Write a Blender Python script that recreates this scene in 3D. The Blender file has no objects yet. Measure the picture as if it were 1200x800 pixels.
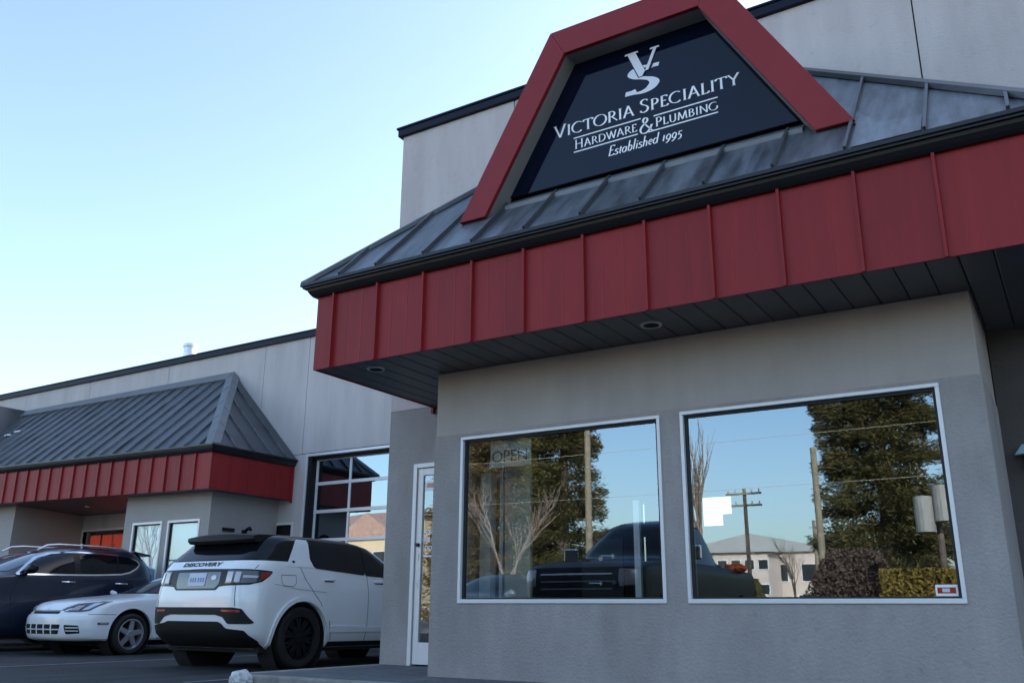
import bpy, bmesh, math, random
import numpy as np
from mathutils import Vector, Matrix
R = math.radians
scene = bpy.context.scene
col = scene.collection
random.seed(7)

# ------------------------------------------------------------------ camera
YAW, PIT, ROL, FPX = R(-32.041), R(16.824), R(-0.4191), 1050.74
f_ = Vector((math.sin(YAW)*math.cos(PIT), math.cos(YAW)*math.cos(PIT), math.sin(PIT)))
r_ = Vector((math.cos(YAW), -math.sin(YAW), 0))
d_ = f_.cross(r_)
rr = math.cos(ROL)*r_ + math.sin(ROL)*d_
dd = -math.sin(ROL)*r_ + math.cos(ROL)*d_
cam = bpy.data.cameras.new('camera')
cam_ob = bpy.data.objects.new('camera', cam)
col.objects.link(cam_ob)
M = Matrix((rr, -dd, -f_)).transposed().to_4x4()
M.translation = Vector((0, 0, 0.67))
cam_ob.matrix_world = M
cam.sensor_width = 36.0
cam.lens = 36.0*FPX/1200.0
cam.clip_start = 0.05
cam.clip_end = 3000
scene.camera = cam_ob

# ------------------------------------------------------------------ sky, sun, exposure
SUN_EL, SUN_AZ = R(22), R(30)          # azimuth clockwise from +Y: behind the building
w = bpy.data.worlds.new('World'); scene.world = w; w.use_nodes = True
nt = w.node_tree
bg = nt.nodes['Background']
sk = nt.nodes.new('ShaderNodeTexSky'); sk.sky_type = 'NISHITA'
sk.sun_disc = False; sk.sun_elevation = SUN_EL; sk.sun_rotation = SUN_AZ
sk.air_density = 1.0; sk.dust_density = 2.0; sk.ozone_density = 1.3
nt.links.new(sk.outputs[0], bg.inputs[0]); bg.inputs[1].default_value = 0.12
sun = bpy.data.lights.new('sun', 'SUN'); sun.energy = 2.6; sun.angle = R(0.5); sun.color = (1, .93, .82)
so = bpy.data.objects.new('sun', sun); col.objects.link(so)
sd = Vector((math.sin(SUN_AZ)*math.cos(SUN_EL), math.cos(SUN_AZ)*math.cos(SUN_EL), math.sin(SUN_EL)))
so.rotation_euler = sd.to_track_quat('Z', 'Y').to_euler()
scene.view_settings.view_transform = 'Standard'
scene.view_settings.look = 'None'
scene.view_settings.exposure = 2.0
scene.view_settings.gamma = 1.0

# ------------------------------------------------------------------ materials
def mat(name, base, rough=.6, metal=0., var=0., vscale=1., vstretch=(1, 1, 1), bump=0., bscale=30., coat=0.,
        rnd=0., spec=.5, tint=None, detail=5., ior=None):
    m = bpy.data.materials.new(name); m.use_nodes = True
    t = m.node_tree; b = t.nodes['Principled BSDF']
    b.inputs['Roughness'].default_value = rough
    b.inputs['Metallic'].default_value = metal
    b.inputs['Specular IOR Level'].default_value = spec
    b.inputs['Coat Weight'].default_value = coat
    b.inputs['Coat Roughness'].default_value = .06
    if ior: b.inputs['IOR'].default_value = ior
    c4 = tuple(base)+(1,)
    b.inputs['Base Color'].default_value = c4
    if var or bump or rnd:
        tc = t.nodes.new('ShaderNodeTexCoord')
        mp = t.nodes.new('ShaderNodeMapping'); mp.inputs['Scale'].default_value = vstretch
        t.links.new(tc.outputs['Object'], mp.inputs[0])
    src = None
    if var:
        n = t.nodes.new('ShaderNodeTexNoise'); n.inputs['Scale'].default_value = vscale
        n.inputs['Detail'].default_value = detail; n.inputs['Roughness'].default_value = .62
        t.links.new(mp.outputs[0], n.inputs['Vector'])
        r = t.nodes.new('ShaderNodeValToRGB')
        lo = tuple(max(0, c*(1-var)) for c in base)+(1,)
        tt = tint or base
        hi = tuple(c*(1+var) for c in tt)+(1,)
        r.color_ramp.elements[0].position = .32; r.color_ramp.elements[0].color = lo
        r.color_ramp.elements[1].position = .70; r.color_ramp.elements[1].color = hi
        t.links.new(n.outputs['Fac'], r.inputs[0]); src = r.outputs[0]
    if rnd:
        oi = t.nodes.new('ShaderNodeObjectInfo')
        mr = t.nodes.new('ShaderNodeMapRange'); mr.inputs['To Min'].default_value = 1-rnd; mr.inputs['To Max'].default_value = 1+rnd
        t.links.new(oi.outputs['Random'], mr.inputs['Value'])
        mx = t.nodes.new('ShaderNodeVectorMath'); mx.operation = 'SCALE'
        if src: t.links.new(src, mx.inputs[0])
        else: mx.inputs[0].default_value = base
        t.links.new(mr.outputs[0], mx.inputs['Scale']); src = mx.outputs[0]
    if src: t.links.new(src, b.inputs['Base Color'])
    if bump:
        n2 = t.nodes.new('ShaderNodeTexNoise'); n2.inputs['Scale'].default_value = bscale; n2.inputs['Detail'].default_value = 4
        t.links.new(tc.outputs['Object'], n2.inputs['Vector'])
        bp = t.nodes.new('ShaderNodeBump'); bp.inputs['Strength'].default_value = bump; bp.inputs['Distance'].default_value = .02
        t.links.new(n2.outputs['Fac'], bp.inputs['Height']); t.links.new(bp.outputs[0], b.inputs['Normal'])
    return m

def glass_mat(name, refl=.5, tint=(.55, .6, .62), wob=0.0):
    m = bpy.data.materials.new(name); m.use_nodes = True
    t = m.node_tree; t.nodes.remove(t.nodes['Principled BSDF'])
    o = t.nodes['Material Output']
    tr = t.nodes.new('ShaderNodeBsdfTransparent'); tr.inputs[0].default_value = tuple(tint)+(1,)
    gl = t.nodes.new('ShaderNodeBsdfGlossy'); gl.inputs['Roughness'].default_value = 0.0
    gl.inputs['Color'].default_value = (.72, .88, 1, 1)
    mx = t.nodes.new('ShaderNodeMixShader')
    fr = t.nodes.new('ShaderNodeFresnel'); fr.inputs[0].default_value = 1.5
    ma = t.nodes.new('ShaderNodeMath'); ma.operation = 'MULTIPLY_ADD'; ma.inputs[1].default_value = 1-refl; ma.inputs[2].default_value = refl
    ge = t.nodes.new('ShaderNodeNewGeometry'); inv = t.nodes.new('ShaderNodeMath'); inv.operation = 'SUBTRACT'; inv.inputs[0].default_value = 1
    t.links.new(ge.outputs['Backfacing'], inv.inputs[1]); fm = t.nodes.new('ShaderNodeMath'); fm.operation = 'MULTIPLY'
    t.links.new(fr.outputs[0], fm.inputs[0]); t.links.new(inv.outputs[0], fm.inputs[1]); t.links.new(fm.outputs[0], ma.inputs[0]); fo = t.nodes.new('ShaderNodeMath'); fo.operation = 'MULTIPLY'; t.links.new(ma.outputs[0], fo.inputs[0]); t.links.new(inv.outputs[0], fo.inputs[1]); t.links.new(fo.outputs[0], mx.inputs[0])
    t.links.new(tr.outputs[0], mx.inputs[1]); t.links.new(gl.outputs[0], mx.inputs[2])
    if wob:
        tc = t.nodes.new('ShaderNodeTexCoord'); n = t.nodes.new('ShaderNodeTexNoise'); n.inputs['Scale'].default_value = .9
        n.inputs['Detail'].default_value = 1.5
        bp = t.nodes.new('ShaderNodeBump'); bp.inputs['Strength'].default_value = wob; bp.inputs['Distance'].default_value = .02
        t.links.new(tc.outputs['Object'], n.inputs['Vector']); t.links.new(n.outputs['Fac'], bp.inputs['Height'])
        t.links.new(bp.outputs[0], gl.inputs['Normal'])
    t.links.new(mx.outputs[0], o.inputs['Surface'])
    return m

mt = {}
mt['concrete'] = mat('painted_concrete', (.56, .495, .475), .85, var=.12, vscale=1.3, vstretch=(1.6, 1.6, .35), bump=.25, bscale=45)
mt['wingwall'] = mat('painted_concrete_wing', (.52, .475, .46), .85, var=.12, vscale=1.1, vstretch=(1.8, 1.8, .3), bump=.2, bscale=40)
mt['stucco'] = mat('grey_stucco', (.345, .318, .308), .9, var=.15, vscale=1.3, vstretch=(1, 1, .6), bump=.5, bscale=42)
mt['plaster'] = mat('smooth_plaster', (.41, .37, .345), .85, var=.07, vscale=1.2, bump=.2, bscale=30)
mt['wingbay'] = mat('bay_plaster', (.38, .35, .33), .85, var=.06, vscale=1.2, bump=.2, bscale=30)
mt['red'] = mat('red_metal', (.275, .016, .018), .5, var=.10, vscale=1.0, vstretch=(3, 3, .5), rnd=.07, spec=.3)
mt['redtrim'] = mat('red_trim', (.265, .020, .025), .5, var=.05, vscale=2, rnd=.02, spec=.3)
mt['soffit'] = mat('soffit_metal', (.09, .092, .10), .45, rnd=.10, var=.06, vscale=2)
mt['gutter'] = mat('black_gutter', (.012, .012, .014), .35, spec=.4)
mt['zinc'] = mat('weathered_roof_metal', (.095, .10, .11), .42, .25, var=.48, vscale=1.7, vstretch=(4.5, .8, .8), rnd=.14, tint=(.135, .148, .166), detail=7)
mt['zincrib'] = mat('roof_rib_metal', (.085, .088, .095), .40, .35, var=.2, vscale=3)
mt['roof2'] = mat('grey_roof_metal', (.080, .084, .093), .42, .3, var=.25, vscale=1.6, vstretch=(1, .6, .6), rnd=.06)
mt['cap'] = mat('grey_hip_cap', (.17, .175, .185), .5, .2, var=.12, vscale=3)
mt['coping'] = mat('navy_coping', (.006, .008, .022), .5, spec=.2)
mt['alu'] = mat('white_aluminium', (.72, .72, .74), .35, .15)
mt['gasket'] = mat('black_gasket', (.012, .012, .013), .6)
mt['dormerwall'] = mat('dormer_reveal', (.24, .235, .225), .8, var=.06)
mt['sign'] = mat('gloss_navy_sign', (.003, .006, .020), .03, spec=.26)
mt['signwhite'] = mat('sign_white', (.93, .93, .95), .5)
mt['signsilver'] = mat('sign_silver', (.80, .81, .86), .4)
mt['glass'] = glass_mat('window_glass', .22, (.86, .89, .89), .010)
mt['doorglass'] = glass_mat('garage_glass', .30, (.25, .27, .28), .012)
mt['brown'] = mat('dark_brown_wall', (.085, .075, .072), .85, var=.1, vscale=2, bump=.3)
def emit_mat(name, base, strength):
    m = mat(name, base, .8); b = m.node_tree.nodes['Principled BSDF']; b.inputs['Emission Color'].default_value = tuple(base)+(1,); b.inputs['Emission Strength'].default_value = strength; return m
mt['white_glow'] = emit_mat('self_glowing_white', (.95, .95, .97), .34)  # glow put into the blank white shape, no lamp behind it
mt['curtain'] = emit_mat('self_glowing_curtain', (.75, .09, .035), .10)  # cloth given its own glow to look backlit; no lamp stands behind
mt['added_blind'] = mat('sky_tinted_blind', (.62, .76, .90), .9, var=.12, vscale=.9)  # blue of the mirrored sky put into the panel's colour
mt['interior'] = mat('interior_wall', (.16, .15, .14), .9)
mt['asphalt'] = mat('asphalt', (.019, .019, .021), .8, var=.6, vscale=1.6, vstretch=(1.8, .5, 1), bump=.6, bscale=120)
mt['lot'] = mat('street_asphalt', (.12, .115, .11), .8, var=.2, vscale=.6, bump=.4, bscale=100)
mt['walk'] = mat('pavement_concrete', (.13, .13, .135), .85, var=.25, vscale=2.5, bump=.4, bscale=90)
mt['kerb'] = mat('kerb_concrete', (.26, .245, .225), .9, var=.35, vscale=6)
mt['line'] = mat('worn_line_paint', (.17, .17, .17), .8, var=.5, vscale=9)
mt['white_paint'] = mat('white_car_paint', (.84, .86, .88), .30, coat=.9)
mt['coupe_paint'] = mat('white_coupe_paint', (.80, .82, .84), .33, coat=.8)
mt['blue_paint'] = mat('dark_blue_car_paint', (.008, .013, .030), .3, .1, coat=.7)
mt['black_paint'] = mat('black_car_paint', (.008, .009, .012), .4, spec=.22)
mt['silver_paint'] = mat('silver_car_paint', (.55, .55, .55), .3, .3, coat=.8)
mt['blackgloss'] = mat('gloss_black', (.006, .006, .007), .25, spec=.25)
mt['carglass'] = mat('dark_car_glass', (.005, .006, .008), .06, spec=.28)
mt['lightglass'] = mat('tinted_car_glass', (.05, .08, .11), .05, spec=.9, coat=.6)
mt['blackplastic'] = mat('black_plastic', (.010, .010, .011), .6, spec=.3)
mt['rubber'] = mat('tyre_rubber', (.012, .012, .012), .8)
mt['rimdark'] = mat('black_rim', (.012, .012, .013), .35, .5)
mt['rimgrey'] = mat('grey_alloy', (.42, .42, .45), .32, .7)
mt['chrome'] = mat('chrome', (.75, .76, .78), .12, 1.)
mt['lampred'] = mat('red_lamp', (.35, .012, .015), .15, coat=1.)
mt['lampclear'] = mat('clear_lamp', (.42, .38, .38), .12, .3, coat=1.)
mt['lampdark'] = mat('smoked_lamp', (.06, .05, .055), .12, coat=1.)
mt['amber'] = mat('amber_lamp', (.5, .16, .05), .2, coat=1.)
mt['gap'] = mat('dark_gap', (.01, .01, .011), .9)
mt['plate'] = mat('number_plate', (.55, .60, .70), .4)
mt['plateink'] = mat('plate_ink', (.22, .27, .45), .5)
mt['galv'] = mat('galvanised', (.55, .56, .58), .35, .8, var=.2, vscale=8)
mt['paper'] = mat('white_paper', (.88, .88, .88), .8)
mt['board'] = mat('grey_board', (.52, .48, .40), .7)
mt['ink'] = mat('dark_ink', (.05, .05, .05), .7)
mt['snow'] = mat('dirty_snow', (.62, .64, .66), .8, var=.25, vscale=14, bump=.8, bscale=30)
mt['leafb'] = mat('dead_leaf', (.10, .065, .035), .8)
mt['lampteal'] = mat('pale_blue_metal', (.25, .40, .45), .4)
mt['conifer'] = mat('conifer_foliage', (.050, .052, .016), .7, var=.45, vscale=1.2, tint=(.085, .07, .02))
mt['cedar'] = mat('cedar_foliage', (.085, .060, .020), .7, var=.5, vscale=.9, tint=(.13, .08, .025))
mt['bark'] = mat('bark', (.13, .10, .08), .9, var=.3, vscale=6)
mt['twig'] = mat('twig', (.22, .165, .13), .9)
mt['pole'] = mat('pole_wood', (.24, .20, .15), .9, var=.2, vscale=5)
mt['hedge'] = mat('hedge_leaf', (.17, .115, .02), .8, var=.4, vscale=3)
mt['shrub'] = mat('brown_shrub', (.085, .055, .045), .9, var=.3, vscale=3)
mt['bld_white'] = mat('pale_render', (.58, .49, .45), .85, var=.08, vscale=.5)
mt['bld_cream'] = mat('cream_render', (.62, .47, .32), .85, var=.08, vscale=.5)
mt['rooftile'] = mat('brown_roof', (.40, .25, .21), .85, var=.15, vscale=2)
mt['roofgrey'] = mat('pale_roof', (.34, .35, .36), .7)
mt['darkwin'] = mat('dark_window', (.03, .035, .04), .1)
mt['can'] = mat('transformer_grey', (.27, .26, .25), .6, var=.1, vscale=4)
mt['maroon_paint'] = mat('maroon_car_paint', (.06, .018, .018), .3, coat=.8)
mt['orange'] = mat('orange_cloth', (.75, .16, .05), .8)

def streaks(m, amt, scale, stretch, lo=.42, hi=.72):
    t = m.node_tree; b = t.nodes['Principled BSDF']; src = b.inputs['Base Color'].links[0].from_socket
    tc = t.nodes.new('ShaderNodeTexCoord'); mp = t.nodes.new('ShaderNodeMapping'); mp.inputs['Scale'].default_value = stretch; mp.inputs['Location'].default_value = (3.1, 1.7, 5.3)
    n = t.nodes.new('ShaderNodeTexNoise'); n.inputs['Scale'].default_value = scale; n.inputs['Detail'].default_value = 6; n.inputs['Roughness'].default_value = .65
    t.links.new(tc.outputs['Object'], mp.inputs[0]); t.links.new(mp.outputs[0], n.inputs['Vector'])
    r = t.nodes.new('ShaderNodeMapRange'); r.inputs['From Min'].default_value = lo; r.inputs['From Max'].default_value = hi; r.inputs['To Min'].default_value = 1; r.inputs['To Max'].default_value = 1-amt
    t.links.new(n.outputs['Fac'], r.inputs['Value']); v = t.nodes.new('ShaderNodeVectorMath'); v.operation = 'SCALE'
    t.links.new(src, v.inputs[0]); t.links.new(r.outputs[0], v.inputs['Scale']); t.links.new(v.outputs[0], b.inputs['Base Color'])
streaks(mt['stucco'], .12, 2.2, (2.2, 2.2, .5)); streaks(mt['stucco'], .14, 14, (1, 1, 1), .58, .72)
streaks(mt['plaster'], .07, 1.6, (3, 3, .35)); streaks(mt['concrete'], .12, 9, (1, 1, 1), .56, .74)
streaks(mt['red'], .18, 2.5, (4, 4, .3)); streaks(mt['redtrim'], .12, 3, (1, 1, 1))
streaks(mt['asphalt'], -1.2, 30, (1, 1, 1), .52, .75); streaks(mt['walk'], .35, 12, (1, 1, 1))
# ------------------------------------------------------------------ helpers
OFF = {}
def link(o, parent=None):
    col.objects.link(o)
    if parent is not None:
        o.parent = parent
        OFF[o.name] = OFF.get(parent.name, Vector((0, 0, 0)))
    return o
def tag(o, label=None, cat=None, group=None, kind=None):
    if label: o['label'] = label
    if cat: o['category'] = cat
    if group: o['group'] = group
    if kind: o['kind'] = kind
    return o
def thing(name, label, cat, loc=(0, 0, 0), group=None):
    o = bpy.data.objects.new(name, None); o.empty_display_size = .2
    col.objects.link(o); o.location = loc
    OFF[o.name] = Vector(loc)
    return tag(o, label, cat, group)

class MB:
    def __init__(s): s.v = []; s.f = []; s.post = None
    def add(s, vs, fs):
        b = len(s.v); s.v += [tuple(v) for v in vs]; s.f += [tuple(i+b for i in f) for f in fs]; return s
    def box(s, x0, x1, y0, y1, z0, z1):
        return s.add([(x0, y0, z0), (x1, y0, z0), (x1, y1, z0), (x0, y1, z0), (x0, y0, z1), (x1, y0, z1), (x1, y1, z1), (x0, y1, z1)],
                     [(0, 3, 2, 1), (4, 5, 6, 7), (0, 1, 5, 4), (1, 2, 6, 5), (2, 3, 7, 6), (3, 0, 4, 7)])
    def obox(s, o, a, b, c):     # oriented box: corner o, edge vectors
        o, a, b, c = map(Vector, (o, a, b, c))
        P = [o, o+a, o+a+b, o+b, o+c, o+a+c, o+a+b+c, o+b+c]
        F = [(0, 3, 2, 1), (4, 5, 6, 7), (0, 1, 5, 4), (1, 2, 6, 5), (2, 3, 7, 6), (3, 0, 4, 7)]
        if a.cross(b).dot(c) < 0: F = [f[::-1] for f in F]
        return s.add(P, F)
    def prism(s, poly, ext):     # poly: 3D points, ext: extrusion vector
        n = len(poly); e = Vector(ext)
        P = [Vector(p) for p in poly]; Q = [p+e for p in P]
        nrm = Vector((0, 0, 0))
        for i in range(n): nrm += P[i].cross(P[(i+1) % n])
        F = [tuple(range(n))[::-1], tuple(range(n, 2*n))]+[(i, (i+1) % n, n+(i+1) % n, n+i) for i in range(n)]
        if nrm.dot(e) < 0: F = [f[::-1] for f in F]
        return s.add(P+Q, F)
    def quad(s, *p): return s.add(p, [tuple(range(len(p)))])
    def tube(s, pts, rad, n=8, cap=True):
        pts = [Vector(p) for p in pts]
        if not hasattr(rad, '__len__'): rad = [rad]*len(pts)
        rings = []
        for i, p in enumerate(pts):
            t = (pts[min(i+1, len(pts)-1)]-pts[max(i-1, 0)]).normalized()
            a = t.cross(Vector((0, 0, 1)) if abs(t.z) < .9 else Vector((1, 0, 0))).normalized(); b = t.cross(a)
            rings.append([p+rad[i]*(math.cos(2*math.pi*k/n)*a+math.sin(2*math.pi*k/n)*b) for k in range(n)])
        V = [v for r in rings for v in r]; F = []
        for i in range(len(pts)-1):
            for k in range(n):
                F.append((i*n+k, (i+1)*n+k, (i+1)*n+(k+1) % n, i*n+(k+1) % n))
        if cap: F += [tuple(range(n)), tuple(range((len(pts)-1)*n, len(pts)*n))[::-1]]
        return s.add(V, F)
    def lathe(s, prof, n, c=(0, 0, 0), axis='X'):   # prof: (axial, radius)
        V = []; F = []; m = len(prof)
        for k in range(n):
            a = 2*math.pi*k/n
            for (h, r) in prof:
                if axis == 'X': V.append((c[0]+h, c[1]+r*math.cos(a), c[2]+r*math.sin(a)))
                else: V.append((c[0]+r*math.cos(a), c[1]+r*math.sin(a), c[2]+h))
        for k in range(n):
            k2 = (k+1) % n
            for i in range(m-1): F.append((k*m+i, k*m+i+1, k2*m+i+1, k2*m+i))
        return s.add(V, F)
    def build(s, name, m=None, parent=None, smooth=False, bevel=0, recalc=False, mesh_only=False):
        me = bpy.data.meshes.new(name)
        off = OFF.get(parent.name, Vector((0, 0, 0))) if parent is not None else Vector((0, 0, 0))
        vs = [s.post(Vector(v)) for v in s.v] if s.post else s.v
        me.from_pydata([tuple(Vector(v)-off) for v in vs], [], s.f)
        if recalc:
            bm = bmesh.new(); bm.from_mesh(me); bmesh.ops.recalc_face_normals(bm, faces=bm.faces); bm.to_mesh(me); bm.free()
        if smooth:
            me.polygons.foreach_set('use_smooth', [True]*len(me.polygons))
            try: me.set_sharp_from_angle(angle=R(38))
            except Exception: pass
        if m is not None:
            for mm in (m if isinstance(m, (list, tuple)) else [m]): me.materials.append(mm)
        o = bpy.data.objects.new(name, me)
        link(o, parent)
        if bevel:
            bv = o.modifiers.new('bevel', 'BEVEL'); bv.width = bevel; bv.segments = 2; bv.limit_method = 'ANGLE'; bv.angle_limit = R(40)
        return o
def B(name, m, parent, *bx, bevel=0):
    mb = MB()
    for b in bx: mb.box(*b)
    return mb.build(name, m, parent, bevel=bevel)

def holed_wall(x0, x1, z0, z1, y0, y1, holes):
    """wall slab facing -Y (front y0, back y1) with rectangular holes (xa,xb,za,zb)"""
    xs = sorted({x0, x1, *[h[0] for h in holes], *[h[1] for h in holes]})
    zs = sorted({z0, z1, *[h[2] for h in holes], *[h[3] for h in holes]})
    xs = [x for x in xs if x0 <= x <= x1]; zs = [z for z in zs if z0 <= z <= z1]
    solid = lambda i, j: 0 <= i < len(xs)-1 and 0 <= j < len(zs)-1 and not any(h[0] < (xs[i]+xs[i+1])/2 < h[1] and h[2] < (zs[j]+zs[j+1])/2 < h[3] for h in holes)
    m = MB()
    for i in range(len(xs)-1):
        for j in range(len(zs)-1):
            if not solid(i, j): continue
            a, b, c, d = xs[i], xs[i+1], zs[j], zs[j+1]
            m.quad((a, y0, c), (b, y0, c), (b, y0, d), (a, y0, d)); m.quad((b, y1, c), (a, y1, c), (a, y1, d), (b, y1, d))
            if not solid(i-1, j): m.quad((a, y1, c), (a, y0, c), (a, y0, d), (a, y1, d))
            if not solid(i+1, j): m.quad((b, y0, c), (b, y1, c), (b, y1, d), (b, y0, d))
            if not solid(i, j-1): m.quad((a, y1, c), (b, y1, c), (b, y0, c), (a, y0, c))
            if not solid(i, j+1): m.quad((a, y0, d), (b, y0, d), (b, y1, d), (a, y1, d))
    return m

def text_mesh(txt, size, name='text', shear=0., bold=0., ext=.001):
    c = bpy.data.curves.new(name, 'FONT'); c.body = txt; c.size = size; c.extrude = ext; c.offset = bold; c.shear = shear
    c.resolution_u = 3
    o = bpy.data.objects.new(name, c); col.objects.link(o)
    dg = bpy.context.evaluated_depsgraph_get(); me = bpy.data.meshes.new_from_object(o.evaluated_get(dg))
    bpy.data.objects.remove(o); bpy.data.curves.remove(c)
    return me
def text_on(name, txt, size, m, parent, o, ax, ay, wide=None, **k):
    """text laid from point o along ax, up ay (unit vectors), optionally stretched to width"""
    me = text_mesh(txt, size, name, **k)
    xs = [v.co.x for v in me.vertices]; sx = 1.
    if wide: sx = wide/(max(xs)-min(xs))
    o, ax, ay = Vector(o), Vector(ax), Vector(ay); n = ax.cross(ay)
    x0 = min(xs); off = OFF.get(parent.name, Vector((0, 0, 0))) if parent else Vector((0, 0, 0))
    for v in me.vertices: v.co = o+ax*((v.co.x-x0)*sx)+ay*v.co.y+n*v.co.z-off
    me.materials.clear(); me.materials.append(m)
    ob = bpy.data.objects.new(name, me); link(ob, parent); return ob

# ------------------------------------------------------------------ ground
def sheet(name, m, x0, x1, y0, y1, z, kind='structure'):
    o = MB().quad((x0, y0, z), (x1, y0, z), (x1, y1, z), (x0, y1, z)).build(name, m); return tag(o, kind=kind)
sheet('ground', mt['lot'], -1200, 1200, -1200, 1200, -.004)
sheet('car_park', mt['asphalt'], -45, 14, -9, 13.8, 0)
sheet('street', mt['lot'], -300, 300, -21, -12, 0)
o = MB().box(-300, 300, -12, -9.2, -.05, .12).build('footpath', mt['walk']); tag(o, kind='structure')
# raised pavement at the shop with a kerb edge
walk = MB().prism([(-6.66, 6.12, 0), (14, 6.12, 0), (14, 8.1, 0), (-6.66, 8.1, 0)], (0, 0, .12)).build('pavement', mt['walk']); tag(walk, kind='structure')
kb = MB()
kb.prism([(-6.80, 6.2, 0), (-6.78, 6.1, 0), (-6.70, 6.0, 0), (-6.60, 5.98, 0), (14, 5.98, 0), (14, 6.117, 0), (-6.663, 6.117, 0), (-6.663, 8.4, 0), (-6.80, 8.4, 0)], (0, 0, .124))
k_ = kb.build('kerb', mt['kerb'], bevel=.015); tag(k_, kind='structure')
for i, x in enumerate((-11.35, -15.05, -7.6)):
    mb = MB(); mb.quad((x-.05, 6.2, .004), (x+.05, 6.2, .004), (x+.05, 12.6, .004), (x-.05, 12.6, .004))
    tag(mb.build('parking_line', mt['line']), kind='structure')

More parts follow.
